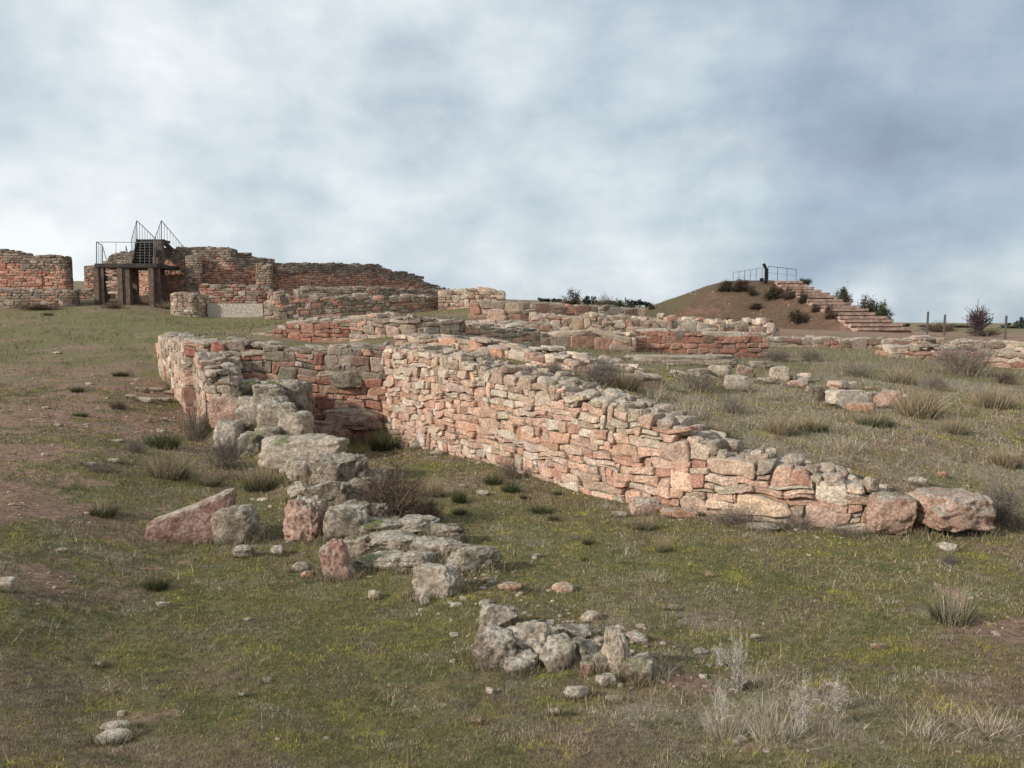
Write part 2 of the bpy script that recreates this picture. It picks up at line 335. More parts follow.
def ground_mat():
    m, nt, N, L, b = newmat('turf_and_soil')
    at = N.new('ShaderNodeAttribute'); at.attribute_name = 'Col'; sp = N.new('ShaderNodeSeparateColor'); L.new(at.outputs['Color'], sp.inputs[0])
    g = N.new('ShaderNodeNewGeometry'); v = g.outputs['Position']
    a = nz(N, L, v, 2.2, 8, .7); a2 = nz(N, L, v, 14, 7, .72); a3 = nz(N, L, v, 55, 5, .75); a4 = nz(N, L, v, .55, 6, .6)
    brown = mixc(N, L, rmp(N, L, a2, .35, .65), (.12, .088, .052), (.27, .205, .13))
    green = mixc(N, L, rmp(N, L, a2, .35, .65), (.095, .088, .038), (.195, .178, .075))
    yell = (.30, .275, .045)
    green = mixc(N, L, rmp(N, L, a, .58, .70), green, yell)
    straw = mixc(N, L, rmp(N, L, a3, .35, .65), (.17, .145, .10), (.38, .33, .24))
    redc = mixc(N, L, rmp(N, L, a2, .35, .65), (.15, .095, .064), (.31, .205, .14))
    def fac(ch, amp, lo, hi):
        n = N.new('ShaderNodeMath'); n.operation = 'MULTIPLY_ADD'; L.new(a2, n.inputs[0]); n.inputs[1].default_value = amp; L.new(ch, n.inputs[2])
        n2 = N.new('ShaderNodeMath'); n2.operation = 'MULTIPLY_ADD'; L.new(a, n2.inputs[0]); n2.inputs[1].default_value = 1.1; L.new(n.outputs[0], n2.inputs[2])
        return rmp(N, L, n2.outputs[0], lo+amp*.5+.55, hi+amp*.5+.55)
    c = mixc(N, L, fac(sp.outputs[1], 1.2, .25, .6), brown, green)
    c = mixc(N, L, fac(sp.outputs[2], 1.2, .35, .95), c, straw)
    c = mixc(N, L, fac(sp.outputs[0], 2.4, .25, .75), c, redc)
    c = mixc(N, L, mul(N, L, rmp(N, L, a3, .64, .7), .55), c, (.36, .28, .22))
    c = mixc(N, L, mul(N, L, rmp(N, L, a3, .42, .3), .75), c, (.03, .026, .015))
    c = mixc(N, L, 1.0, c, (1.2, 1.17, 1.2), 'MULTIPLY')
    L.new(c, b.inputs['Base Color'])
    ad = N.new('ShaderNodeMath'); ad.operation = 'MULTIPLY_ADD'; L.new(a3, ad.inputs[0]); ad.inputs[1].default_value = .6; L.new(a2, ad.inputs[2])
    bump(N, L, b, ad.outputs[0], .9, .05)
    return m
M_ground = ground_mat()
def axis(lo, hi, step, far, n):
    core = np.arange(lo, hi, step)
    def out(d):
        # geometric growth
        g = 1.0; s = 0; res = []
        st = step
        while s < d: st *= 1.07; s += st; res.append(s)
        return np.array(res)
    return np.concatenate([(lo-out(far-abs(lo)))[::-1], core, hi+out(far-abs(hi))])
def build_ground():
    xs = axis(-7.5, 7.5, .035, 3000, 0); ys = axis(2.2, 15.5, .04, 4000, 0); ys = ys[ys > -60]
    X, Y = np.meshgrid(xs, ys); Z = gz(X, Y)
    r, g, s = soilmask(X, Y)
    nx, ny = len(xs), len(ys); idx = np.arange(nx*ny).reshape(ny, nx)
    f = np.stack([idx[:-1, :-1], idx[:-1, 1:], idx[1:, 1:], idx[1:, :-1]], -1).reshape(-1, 4)
    o = mk('ground', np.stack([X, Y, Z], -1).reshape(-1, 3), f, M_ground, cols=np.stack([r, g, s], -1).reshape(-1, 3), smooth=True)
    tag(o, kind='structure'); print('ground verts', nx*ny)
build_ground()
def G(x, y): return float(gz(np.array([x]), np.array([y]))[0])
_cache_t = np.exp(np.linspace(math.log(2.2), math.log(130), 1400))
def hit(px, py, fn=None):
    """the point of the ground seen at a pixel"""
    d = pixdir(px, py); t = _cache_t
    z = (fn or gz)(d.x*t/d.y, t); zr = H+d.z*t/d.y
    k = np.argmax(zr <= z) if (zr <= z).any() else len(t)-1
    Y = t[k]; return np.array((d.x*Y/d.y, Y, z[k]))

def build_mound():
    xs = np.arange(2, 46, .3); ys = np.arange(56, 106, .3); X, Y = np.meshgrid(xs, ys); Z = mound_h(X, Y)
    nx, ny = len(xs), len(ys); idx = np.arange(nx*ny).reshape(ny, nx)
    f = np.stack([idx[:-1, :-1], idx[:-1, 1:], idx[1:, 1:], idx[1:, :-1]], -1).reshape(-1, 4)
    gb = gz(X, Y)
    keep = (Z > gb-.25).reshape(-1)[f].any(1); f = f[keep]
    n = fbm(X, Y, .12, 4, 6); r = np.clip(.35+n*.9+np.clip((X-24)/14, 0, .6), 0, 1); g = np.clip(.55-n*.8-(X-16)/26, 0, 1)
    o = mk('mound', np.stack([X, Y, Z], -1).reshape(-1, 3), f, M_mound, cols=np.stack([r, g, r*0+.2], -1).reshape(-1, 3), smooth=True)
    tag(o, kind='structure')
def mound_mat():
    m, nt, N, L, b = newmat('mound_earth')
    at = N.new('ShaderNodeAttribute'); at.attribute_name = 'Col'; sp = N.new('ShaderNodeSeparateColor'); L.new(at.outputs['Color'], sp.inputs[0])
    g = N.new('ShaderNodeNewGeometry'); v = g.outputs['Position']
    a = nz(N, L, v, 1.1, 6, .7); a2 = nz(N, L, v, 5, 5, .7)
    c = mixc(N, L, rmp(N, L, a2, .35, .65), (.085, .055, .036), (.15, .095, .062))
    gr = mixc(N, L, rmp(N, L, a2, .35, .65), (.085, .068, .036), (.135, .105, .055))
    rd = mixc(N, L, rmp(N, L, a, .35, .65), (.13, .07, .048), (.24, .13, .09))
    def fac(ch, lo, hi):
        n = N.new('ShaderNodeMath'); n.operation = 'MULTIPLY_ADD'; L.new(a, n.inputs[0]); n.inputs[1].default_value = .9; L.new(ch, n.inputs[2]); return rmp(N, L, n.outputs[0], lo+.45, hi+.45)
    c = mixc(N, L, fac(sp.outputs[1], .2, .7), c, gr); c = mixc(N, L, fac(sp.outputs[0], .35, .85), c, rd)
    L.new(c, b.inputs['Base Color']); bump(N, L, b, a2, .8, .12); return m
M_mound = mound_mat()
build_mound()

# ------------------------------------------------------------------ stones
_cs = {}
def cubesphere(n):
    if n in _cs: return _cs[n]
    key = {}; V = []; Fc = []
    def vid(p):
        k = tuple(np.round(p*n).astype(int))
        if k not in key: key[k] = len(V); V.append(p)
        return key[k]
    for a in range(3):
        for s in (-1, 1):
            b, c = (a+1) % 3, (a+2) % 3
            for i in range(n):
                for j in range(n):
                    q = []
                    for di, dj in ((0, 0), (1, 0), (1, 1), (0, 1)):
                        p = np.zeros(3); p[a] = s; p[b] = -1+2*(i+di)/n; p[c] = -1+2*(j+dj)/n; q.append(vid(p))
                    Fc.append(q if s > 0 else q[::-1])
    _cs[n] = (np.array(V), np.array(Fc)); return _cs[n]
def stone_batch(N, n, rng, k=5., cuts=4, rough=.10, lo=.72, hi=.98, fr=1.3):
    k = float(k)
    U, Fc = cubesphere(n)
    U = np.sin(U*math.pi/2*.92)/math.sin(math.pi/2*.92)
    q = U/((np.abs(U)**k).sum(1)**(1/k))[:, None]
    q = np.repeat(q[None], N, 0)
    off = rng.uniform(-50, 50, (N, 1, 3)); kd = k/(k-1)
    for c in range(cuts):
        nr = rng.normal(size=(N, 3)); nr /= np.linalg.norm(nr, axis=1)[:, None]
        sup = (np.abs(nr)**kd).sum(1)**(1/kd); d = sup*rng.uniform(lo, hi, N)
        ex = np.maximum((q*nr[:, None]).sum(-1)-d[:, None], 0); q = q-ex[..., None]*nr[:, None]
    dsp = noise3(q*fr+off)*rough+noise3(q*fr*2.6+off+9)*rough*.5
    if n >= 16: dsp = dsp-np.abs(noise3(q*fr*2.1+off+49))*rough*1.1-np.abs(noise3(q*fr*4.6+off+59))*rough*.5
    if n >= 10: dsp = dsp+noise3(q*fr*6+off+19)*rough*.22+noise3(q*fr*13+off+29)*rough*.1
    q = q*(1+dsp[..., None])
    return q, Fc
def flat_batch(q, Fc, cols):
    N, V = q.shape[:2]
    v = q.reshape(-1, 3); f = (Fc[None]+(np.arange(N)*V)[:, None, None]).reshape(-1, 4)
    return v, f, np.repeat(cols, V, 0)

def pack(nu, nv, wf, hf, rng, coursed=False):
    occ = np.zeros((nv, nu), bool); out = []
    j = 0; ch = 1
    for j in range(nv):
        i = 0
        while i < nu:
            if occ[j, i]: i += 1; continue
            run = 1
            while i+run < nu and not occ[j, i+run] and run < 40: run += 1
            w = max(1, int(round(wf(i, j)))); h = max(1, int(round(hf(i, j))))
            if w > run: w = run
            if run-w == 1 and w < 8: w = run
            h = min(h, nv-j)
            occ[j:j+h, i:i+w] = True; out.append((i, j, w, h)); i += w
    return out
PINK = np.array((.97, 1.03, 1.05))*np.array([(.56, .345, .25), (.52, .30, .21), (.58, .39, .285), (.50, .355, .26), (.55, .35, .255), (.60, .43, .33), (.46, .25, .175), (.53, .42, .33), (.64, .52, .42)])
RED = np.array([(.35, .165, .115), (.38, .19, .135), (.31, .14, .10), (.42, .235, .17), (.35, .22, .165)])
GREY = np.array([(.29, .235, .18), (.35, .285, .22), (.24, .19, .15), (.40, .32, .25)])
PALE = np.array([(.50, .41, .32), (.44, .33, .25), (.55, .47, .37), (.40, .30, .23)])
def pal(cols, n, rng, var=.13, w=None):
    c = cols[rng.choice(len(cols), n, p=None if w is None else np.array(w)/sum(w))]
    return np.clip(c*(1+rng.normal(0, var, (n, 1)))*(1+rng.normal(0, .022, (n, 3))), .02, .85)

class Path:
    def __init__(s, tab, ext=.25):
        P = [np.array(W(px, pb, Y)) for px, pb, pt, Y in tab]; T = [W(px, pt, Y)[2] for px, pb, pt, Y in tab]
        P = np.array(P); T = np.array(T); L = np.concatenate([[0], np.cumsum(np.linalg.norm(np.diff(P[:, :2], axis=0), axis=1))])
        s.L = L[-1]; u = np.linspace(0, s.L, max(24, int(s.L/.1)))
        s.u = u; s.x = np.interp(u, L, P[:, 0]); s.y = np.interp(u, L, P[:, 1]); s.b = np.interp(u, L, P[:, 2])-ext; s.t = np.interp(u, L, T)
        for _ in range(3):
            for a in ('x', 'y'):
                q = getattr(s, a); q = q.copy(); q[1:-1] = (q[:-2]+2*q[1:-1]+q[2:])/4; setattr(s, a, q)
        gx = np.gradient(s.x, u); gy = np.gradient(s.y, u); l = np.hypot(gx, gy); s.nx = gy/l; s.ny = -gx/l   # outward = right of travel (towards camera when path runs left to right)
        s.h = s.t-s.b
    def top(s, u): return np.interp(u, s.u, s.h)
    def map(s, u, v, w):
        uc = np.clip(u, 0, s.L)
        nx = np.interp(uc, s.u, s.nx); ny = np.interp(uc, s.u, s.ny); ex = u-uc
        return np.stack([np.interp(uc, s.u, s.x)+nx*w-ny*ex, np.interp(uc, s.u, s.y)+ny*w+nx*ex, np.interp(uc, s.u, s.b)+v], -1)

def masonry(name, tab, seed, label, thick=.5, cw=.05, chh=.045, wf=None, hf=None, n=4, colf=None, mat=None, core=None, ragged=.05, warp=.03, cat='ruined wall',
            batter=0., ext=.25, capcol=None, prot=.025, k=9., group=None, capw=.3, capth=.045, cap=True, ends=True, capname='capstones', jit=.17, bigf=None, core_drop=.07, gap=.004, capn=None):
    rng = np.random.RandomState(seed); p = Path(tab, ext)
    H_ = p.h.max()+.1
    wf = wf or (lambda i, j: rng.uniform(2.2, 6)); hf = hf or (lambda i, j: rng.choice([2, 3, 3, 4]))
    nu, nv = int(math.ceil(p.L/cw)), int(math.ceil(H_/chh))
    cw_ = p.L/nu
    cbs = [0]
    while cbs[-1] < nv: cbs.append(cbs[-1]+max(2, int(hf(0, 0))))
    cbs = np.array(cbs+[cbs[-1]+3])
    def ch_(i, j):
        k_ = np.searchsorted(cbs, j, side='right'); h = cbs[min(k_, len(cbs)-1)]-j; q_ = rng.rand(); h = max(1, h)
        if q_ < .16 and h > 2: return h//2
        if q_ > (.93 if not bigf else 1.0-.07-.4*bigf(i*cw_)) and k_+1 < len(cbs): return cbs[k_+1]-j
        return h
    rects = np.array(pack(nu, nv, lambda i, j: wf(i*cw_, j*chh), ch_, rng), float)
    u0 = rects[:, 0]*cw_; u1 = (rects[:, 0]+rects[:, 2])*cw_; v0 = rects[:, 1]*chh; v1 = (rects[:, 1]+rects[:, 3])*chh
    rg = ragged*noise3(np.stack([(u0+u1)*1.3, u0*0+seed, u0*0], -1))*1.6
    tp = p.top((u0+u1)/2)+rg
    keep = (v0+v1)/2 < tp
    u0, u1, v0, v1, tp = u0[keep], u1[keep], v0[keep], v1[keep], tp[keep]; N = len(u0)
    v1 = np.where(v1 > tp, np.maximum(tp+rng.uniform(-.01, .03, N), v0+chh*.9), v1)
    uc, vc = (u0+u1)/2, (v0+v1)/2; hu = (u1-u0)/2-gap; hv = (v1-v0)/2-gap
    dep = rng.uniform(.07, .13, N)
    wc = -dep+rng.uniform(-prot, prot, N)+prot*.3-vc*batter
    q, Fc = stone_batch(N, n, rng, k=k, cuts=3, lo=.80, hi=1.0, rough=.06, fr=1.6)
    # small random shear and turn in the face plane
    a = rng.normal(0, .09, (N, 1)); b2 = rng.normal(0, .09, (N, 1))
    lu = q[..., 0]*hu[:, None]*1.10; lw = q[..., 1]*dep[:, None]*1.1; lv = q[..., 2]*hv[:, None]*1.10
    lu, lv = lu+a*lv, lv+b2*lu*.6
    cj = rng.normal(0, jit, (N, 2, 2, 2)); fu = ((q[..., 0]+1)/2)[..., None]; fv = ((q[..., 2]+1)/2)[..., None]
    cor = cj[:, None, 0, 0]*(1-fu)*(1-fv)+cj[:, None, 1, 0]*fu*(1-fv)+cj[:, None, 0, 1]*(1-fu)*fv+cj[:, None, 1, 1]*fu*fv
    mn = np.minimum(hu, hv)[:, None]; lu = lu+cor[..., 0]*mn*1.6; lv = lv+cor[..., 1]*mn
    lw = lw+rng.normal(0, .06, (N, 1))*lu+rng.normal(0, .06, (N, 1))*lv
    UU = uc[:, None]+lu; VV = vc[:, None]+lv; WW = wc[:, None]+lw
    UU = UU+warp*noise3(np.stack([UU*3.3, VV*3.3, UU*0+seed], -1)); VV = VV+warp*noise3(np.stack([UU*3.3+40, VV*3.3, UU*0+seed], -1))
    X = p.map(UU, VV, WW)
    cols = colf(uc, vc, p.top(uc), N, rng) if colf else pal(PINK, N, rng)
    v, f, c = flat_batch(X, Fc, cols)
    mat = mat or M_stone
    base = np.array([p.x.mean(), p.y.mean(), p.b.mean()+ext])
    root = empty(name, base, label, cat, group)
    mk('stonework', v-base, f, mat, root, c, smooth=False)
    # cap stones over the thickness
    if cap:
        nw = max(1, int(round(thick/.07)))
        rr = np.array(pack(nu, nw, lambda i, j: rng.uniform(.5, 1.5)*capw/cw_, lambda i, j: rng.choice([2, 3, 4]), rng), float)
        cu = (rr[:, 0]+rr[:, 2]/2)*cw_; hw_ = rr[:, 2]/2*cw_; cwv = -(rr[:, 1]+rr[:, 3]/2)*.07-.02; hd = rr[:, 3]/2*.07
        N2 = len(cu); th = rng.uniform(.6, 1.5, N2)*capth
        rg = ragged*noise3(np.stack([cu*2*1.3, cu*0+seed, cu*0], -1))*1.6
        vt = p.top(cu)+rg+rng.uniform(-.03, .03, N2)-th*.4
        q, Fc2 = stone_batch(N2, capn or n, rng, k=4.5, cuts=6, rough=.13)
        lu = q[..., 0]*hw_[:, None]*1.06; lw = q[..., 1]*hd[:, None]*1.08; lv = q[..., 2]*th[:, None]
        lv = lv+rng.normal(0, .09, (N2, 1))*lu+rng.normal(0, .10, (N2, 1))*lw
        ang = rng.normal(0, .12, (N2, 1)); lu, lw = lu+ang*lw, lw-ang*lu
        X = p.map(cu[:, None]+lu, (vt)[:, None]+lv, cwv[:, None]+lw-p.top(cu)[:, None]*batter)
        cc = pal(GREY if capcol is None else capcol, N2, rng)
        v, f, c = flat_batch(X, Fc2, cc)
        mk(capname, v-base, f, mat, root, c)
    # earth and mortar core
    us = p.u; tw = p.top(us); n_ = len(us)
    fr = .035
    A = p.map(us, us*0-.2, us*0-fr); B = p.map(us, tw-core_drop, us*0-fr-tw*batter-.01); C = p.map(us, tw-core_drop, us*0-thick-.02); D = p.map(us, us*0-.2, us*0-thick-.02)
    V = np.concatenate([A, B, C, D]); fc = []
    for i in range(n_-1):
        for s in range(3): fc.append((s*n_+i, s*n_+i+1, (s+1)*n_+i+1, (s+1)*n_+i))
    fc += [(0, n_, 2*n_, 3*n_), (n_-1, 4*n_-1, 3*n_-1, 2*n_-1)]
    mk('mortar_core', V-base, fc, core or M_core, root)
    return root, p

# ---- colour rules
def col_main(u, v, t, N, r):
    c = pal(PINK, N, r, .12, [3, 2.2, 3, 2, 3, 2.5, 1, 1.6, 1.0])
    hi = (v/t > .74) & (r.rand(N) < .6); c[hi] = pal(PALE, N, r)[hi]; return c
def col_back(u, v, t, N, r):
    c = pal(np.concatenate([RED, RED*1.15, PINK[:2]]), N, r); hi = (v/t > .72) & (r.rand(N) < .75); c[hi] = pal(GREY, N, r)[hi]; return c
def col_left(u, v, t, N, r):
    c = pal(PINK, N, r, .12); hi = (v/t > .6) & (r.rand(N) < .7); c[hi] = pal(GREY*1.25, N, r)[hi]; return c
def col_red(u, v, t, N, r):
    c = pal(RED, N, r); hi = (v/t > .8) & (r.rand(N) < .7); c[hi] = pal(GREY, N, r)[hi]; return c
def col_pale(u, v, t, N, r): return pal(np.concatenate([PALE, PINK[3:6], RED[3:]]), N, r)
def col_mix(u, v, t, N, r): return pal(np.concatenate([GREY, PALE[:2], PINK[:2]]), N, r)
def col_far(u, v, t, N, r):
    c = pal(np.concatenate([RED*1.25, RED[1:]*1.35, PINK[1:3]*.85]), N, r, .1)
    f = v/t+r.normal(0, .07, N); hi = f > .80; c[hi] = pal(GREY*.8, N, r)[hi]
    lo = (f < .3) & (r.rand(N) < .3); c[lo] = pal(GREY, N, r)[lo]; return c
def col_grey(u, v, t, N, r): return pal(np.concatenate([GREY*.85, RED[3:4]]), N, r)

ra = np.random.RandomState(3)
big = lambda u: 1+np.clip((u-5.2)/2.5, 0, 1)*.5
masonry('ruined_wall', MAIN+[(892, 531, 490, 8.9)], 11, 'long pinkish sandstone rubble wall running diagonally across the middle, tallest at its left corner', thick=.6, cw=.034, chh=.03,
        wf=lambda u, v: ra.choice([3, 4, 5, 6, 7, 8, 11])*big(u), hf=lambda u, v: ra.choice([3, 3, 4, 4, 5]), bigf=lambda u: (big(u)-1), n=6, colf=col_main, warp=.05, capcol=np.concatenate([PALE, GREY*1.2]), ragged=.09, prot=.035, capw=.17, capth=.065)
rb = np.random.RandomState(4)
masonry('ruined_wall', BACK, 12, 'dark red coursed wall closing the back of the sunken court, behind the mossy blocks', thick=.7, cw=.05, chh=.045,
        wf=lambda u, v: rb.uniform(2.5, 7), hf=lambda u, v: rb.choice([2, 3, 3, 4]), n=5, colf=col_back, warp=.035, ragged=.07)
masonry('ruined_wall', LEFT+[(240, 446, 384, 13.55), (243, 436, 362, 14.9)], 13, 'grey-topped rubble wall stub facing the slope at the left end of the sunken court', thick=.5, cw=.05, chh=.045,
        wf=lambda u, v: rb.uniform(3, 7), hf=lambda u, v: rb.choice([3, 3, 4, 5]), n=5, colf=col_left, warp=.04, ragged=.08, capw=.35, capth=.07)
masonry('ruined_wall', [(250, 350, 338, 19.7), (285, 350, 327, 19.5), (298, 350, 319, 19.4), (352, 350, 318, 19.2)], 14, 'small red brick-like wall rising in steps behind the back wall of the court', thick=.5,
        wf=lambda u, v: rb.uniform(4, 9), hf=lambda u, v: rb.choice([2, 3]), n=4, colf=col_red, warp=.02, ragged=.03)
masonry('ruined_wall', [(350, 354, 317, 18.6), (365, 354, 317, 18.5), (410, 356, 318, 18.3), (470, 350, 324, 18.9), (540, 345, 330, 20)], 15, 'pale rubble wall just behind the court corner, second level up', thick=1.3,
        wf=lambda u, v: rb.uniform(3, 8), hf=lambda u, v: rb.choice([2, 3, 4]), n=4, colf=col_mix, warp=.04, ragged=.09, capw=.4, capcol=np.concatenate([PALE, GREY*1.2]))
masonry('ruined_wall', [(395, 362, 334, 16.9), (450, 362, 340, 16.2), (520, 372, 352, 14.9), (575, 382, 362, 13.6), (625, 392, 378, 12.6)], 16, 'low pale ledge of loose rubble close behind the top of the long diagonal wall', thick=.8,
        wf=lambda u, v: rb.uniform(3, 8), hf=lambda u, v: rb.choice([2, 3]), n=4, colf=col_pale, warp=.05, ragged=.09, capw=.4, capcol=np.concatenate([PALE, GREY*1.3]))
masonry('ruined_wall', [(470, 326, 303, 32), (520, 326, 303.5, 32), (580, 326, 306, 33), (645, 328, 310, 34.5)], 17, 'long low wall of squared reddish stones topmost on the centre rise', thick=.9, cw=.1, chh=.1,
        wf=lambda u, v: rb.uniform(3, 9), hf=lambda u, v: rb.choice([2, 3, 4]), n=3, colf=col_pale, warp=.03, ragged=.05, capw=1.0, capth=.1)
masonry('ruined_wall', [(460, 342, 322, 24), (490, 342, 322.5, 24), (560, 342, 325, 24.5)], 18, 'low wall of dressed grey-pink blocks below the topmost centre wall', thick=.8, cw=.08, chh=.08,
        wf=lambda u, v: rb.uniform(3, 9), hf=lambda u, v: rb.choice([2, 3, 4]), n=3, colf=col_pale, warp=.03, ragged=.05, capw=.6, capth=.08)
masonry('ruined_wall', [(530, 334, 317, 28), (600, 334, 318, 28), (700, 336, 323, 29), (780, 340, 328, 30)], 19, 'band of tumbled rubble stones crossing the centre rise', thick=1.4, cw=.08, chh=.08,
        wf=lambda u, v: rb.uniform(2, 6), hf=lambda u, v: rb.choice([2, 3, 4]), n=3, colf=col_pale, warp=.1, ragged=.2, capw=.4, capth=.12, capcol=np.concatenate([PALE, GREY*1.2]))
masonry('ruined_wall', [(500, 355, 334, 21.5), (560, 355, 334.5, 21.5), (636, 355, 334, 22)], 20, 'weathered grey plinth wall left of the dark red wall', thick=.8, cw=.07, chh=.07,
        wf=lambda u, v: rb.uniform(4, 12), hf=lambda u, v: rb.choice([3, 4, 5]), n=3, colf=col_mix, warp=.03, ragged=.06, capw=.8, capth=.08, capcol=PALE)
masonry('ruined_wall', [(632, 356, 330, 22.5), (700, 356, 333.5, 22.7), (768, 355, 336, 23)], 21, 'dark red stone wall with a flat pale coping in the middle distance', thick=.6, cw=.07, chh=.065,
        wf=lambda u, v: rb.uniform(3.5, 7), hf=lambda u, v: rb.choice([2, 3]), n=4, colf=lambda u, v, t, N, r: pal(RED, N, r), warp=.02, ragged=.02, capw=.9, capth=.11, capcol=PALE*.85)
masonry('ruined_wall', [(765, 351, 339, 29), (850, 351, 340, 30), (940, 352, 342, 31), (1040, 356, 345, 31)], 22, 'long low course of pale stones running right from the dark red wall', thick=1.2, cw=.1, chh=.08,
        wf=lambda u, v: rb.uniform(3, 8), hf=lambda u, v: rb.choice([2, 3]), n=3, colf=col_pale, warp=.08, ragged=.12, capw=.7, capth=.09, capcol=np.concatenate([PALE, GREY*1.3]))
masonry('ruined_wall', [(890, 360, 349, 25), (930, 361, 349, 25), (985, 362, 352, 25.5), (1050, 365, 356, 25)], 23, 'broken reddish footing of low stones beside the big bare bush on the right', thick=1.0, cw=.1, chh=.07,
        wf=lambda u, v: rb.uniform(3, 8), hf=lambda u, v: rb.choice([2, 3]), n=3, colf=col_pale, warp=.08, ragged=.18, capw=.6, capth=.08, capcol=np.concatenate([PALE, GREY*1.3]))
masonry('ruined_wall', [(764, 391, 383, 17.2), (800, 396, 387, 16.4), (838, 402, 394, 15.6)], 24, 'low broken row of rubble trailing right from the terrace block group', thick=.5, cw=.05, chh=.045,
        wf=lambda u, v: rb.uniform(3, 8), hf=lambda u, v: rb.choice([2, 3]), n=4, colf=col_pale, warp=.09, ragged=.2, capw=.3, capth=.06, capcol=np.concatenate([PALE, GREY*1.3]))
masonry('ruined_wall', [(668, 381, 373, 16.5), (700, 383, 374, 16.3), (730, 385, 377, 16.2)], 25, 'low scatter-topped footing of stones left of the terrace block group', thick=.4, cw=.05, chh=.045,
        wf=lambda u, v: rb.uniform(3, 8), hf=lambda u, v: rb.choice([2, 3]), n=4, colf=col_pale, warp=.09, ragged=.2, capw=.3, capth=.06, capcol=np.concatenate([PALE, GREY*1.3]))
# far walls on the left rise
fk = dict(mat=M_far, core=M_corefar, prot=.02, cw=.085, chh=.06, n=2, warp=.04, gap=.008)
masonry('ruined_wall', [(-60, 312, 246, 40), (0, 312, 251, 40), (22, 312, 252.5, 40), (27, 312, 257, 40), (45, 312, 257, 40), (62, 312, 256, 40), (67, 312, 262, 40), (72, 312, 270, 40.2), (74, 310, 275, 42)], 31, 'broken red wall with a dark eroded top at the far left edge', thick=1.2,
        wf=lambda u, v: rb.uniform(2, 5), hf=lambda u, v: rb.choice([1, 2, 2]), colf=col_far, ragged=.12, capw=.5, capth=.09, capcol=GREY*.6, **fk)
masonry('ruined_wall', [(-60, 312, 289, 38.6), (20, 312, 290, 38.6), (74, 311, 292, 38.7), (77, 311, 292, 39), (80, 310, 292, 42)], 32, 'grey stone ledge at the foot of the far left wall', thick=1.0,
        wf=lambda u, v: rb.uniform(2, 6), hf=lambda u, v: rb.choice([2, 2, 3]), colf=col_grey, ragged=.08, capw=.6, capth=.09, capcol=GREY*.8, **fk)
masonry('ruined_wall', [(68, 310, 291, 44), (105, 310, 292, 44)], 33, 'low grey wall bridging the gap left of the wooden platform', thick=1.2,
        wf=lambda u, v: rb.uniform(2, 6), hf=lambda u, v: rb.choice([1, 2]), colf=col_grey, ragged=.1, capw=.6, capth=.09, capcol=GREY*.8, **fk)
masonry('ruined_wall', [(85, 306, 267, 49), (99, 306, 267, 49), (112, 306, 258, 49), (121, 306, 252, 49), (140, 306, 251, 49), (176, 306, 251, 48)], 34, 'red wall seen behind the posts of the wooden platform', thick=1.5,
        wf=lambda u, v: rb.uniform(2, 5), hf=lambda u, v: rb.choice([1, 2, 2]), colf=col_far, ragged=.12, capw=.5, capth=.09, capcol=GREY*.6, **fk)
masonry('ruined_wall', [(160, 312, 249.5, 43), (172, 312, 249, 43), (205, 312, 248, 43), (233, 312, 249, 43), (237, 312, 253, 43.2), (250, 312, 254.5, 43.5), (253, 312, 257, 43.5), (270, 312, 259, 44), (274, 312, 263, 44), (300, 310, 264, 44.5), (346, 308, 264.5, 46), (383, 306, 266, 48), (388, 306, 271, 48.5), (420, 304, 276, 50), (426, 304, 282, 50.5), (452, 302, 292, 52)], 35,
        'long high red wall stepping down to the right from the platform stair', thick=1.6,
        wf=lambda u, v: rb.uniform(2, 5), hf=lambda u, v: rb.choice([1, 2, 2]), colf=col_far, ragged=.1, capw=.6, capth=.1, capcol=GREY*.6, **fk)
masonry('buttress', [(186, 310, 258, 43.2), (187, 310, 256, 42.1), (203, 310, 256, 42.1), (204, 310, 260, 43.4)], 36, 'grey stone buttress against the high red wall, right of the platform', thick=.3,
        wf=lambda u, v: rb.uniform(2, 4), hf=lambda u, v: rb.choice([1, 2]), colf=col_grey, ragged=.1, capw=.4, capth=.09, capcol=GREY*.8, cat='buttress', **fk)
masonry('buttress', [(256, 310, 265, 44.2), (257, 310, 264, 43.1), (273, 310, 264, 43.1), (274, 310, 266, 44.4)], 37, 'grey stone buttress midway along the high red wall, above the pale gravel panel', thick=.3,
        wf=lambda u, v: rb.uniform(2, 4), hf=lambda u, v: rb.choice([1, 2]), colf=col_grey, ragged=.1, capw=.4, capth=.09, capcol=GREY*.8, cat='buttress', **fk)
masonry('ruined_wall', [(200, 316, 287, 40), (225, 316, 285, 40), (262, 316, 288, 40), (272, 316, 291, 40.2)], 38, 'middle red ledge wall above the pale gravel panel', thick=1.8,
        wf=lambda u, v: rb.uniform(2, 5), hf=lambda u, v: rb.choice([1, 2]), colf=lambda u, v, t, N, r: pal(np.concatenate([RED*.9, GREY]), N, r), ragged=.14, capw=.5, capth=.1, capcol=GREY*.9, **fk)
masonry('stone_block', [(171, 318, 294, 38.3), (173, 318, 293, 38), (194, 319, 293, 38), (196, 319, 294, 38), (208, 318, 296, 38.8)], 39, 'whitish masonry block standing left of the pale gravel panel', thick=.8,
        wf=lambda u, v: rb.uniform(2, 4), hf=lambda u, v: rb.choice([2, 3]), colf=lambda u, v, t, N, r: pal(PALE*.85, N, r), ragged=.04, capw=.5, capth=.07, capcol=PALE*.8, cat='masonry block', **fk)
masonry('stone_block', [(268, 310, 292, 39), (270, 310, 291, 38.5), (280, 310, 291, 38.5), (294, 310, 292, 39.2)], 40, 'squat pale masonry block, left of two on the low grey far wall', thick=.8,
        wf=lambda u, v: rb.uniform(2, 4), hf=lambda u, v: rb.choice([2, 3]), colf=lambda u, v, t, N, r: pal(np.concatenate([PALE*.8, RED]), N, r), ragged=.04, capw=.5, capth=.07, capcol=PALE*.7, cat='masonry block', **fk)
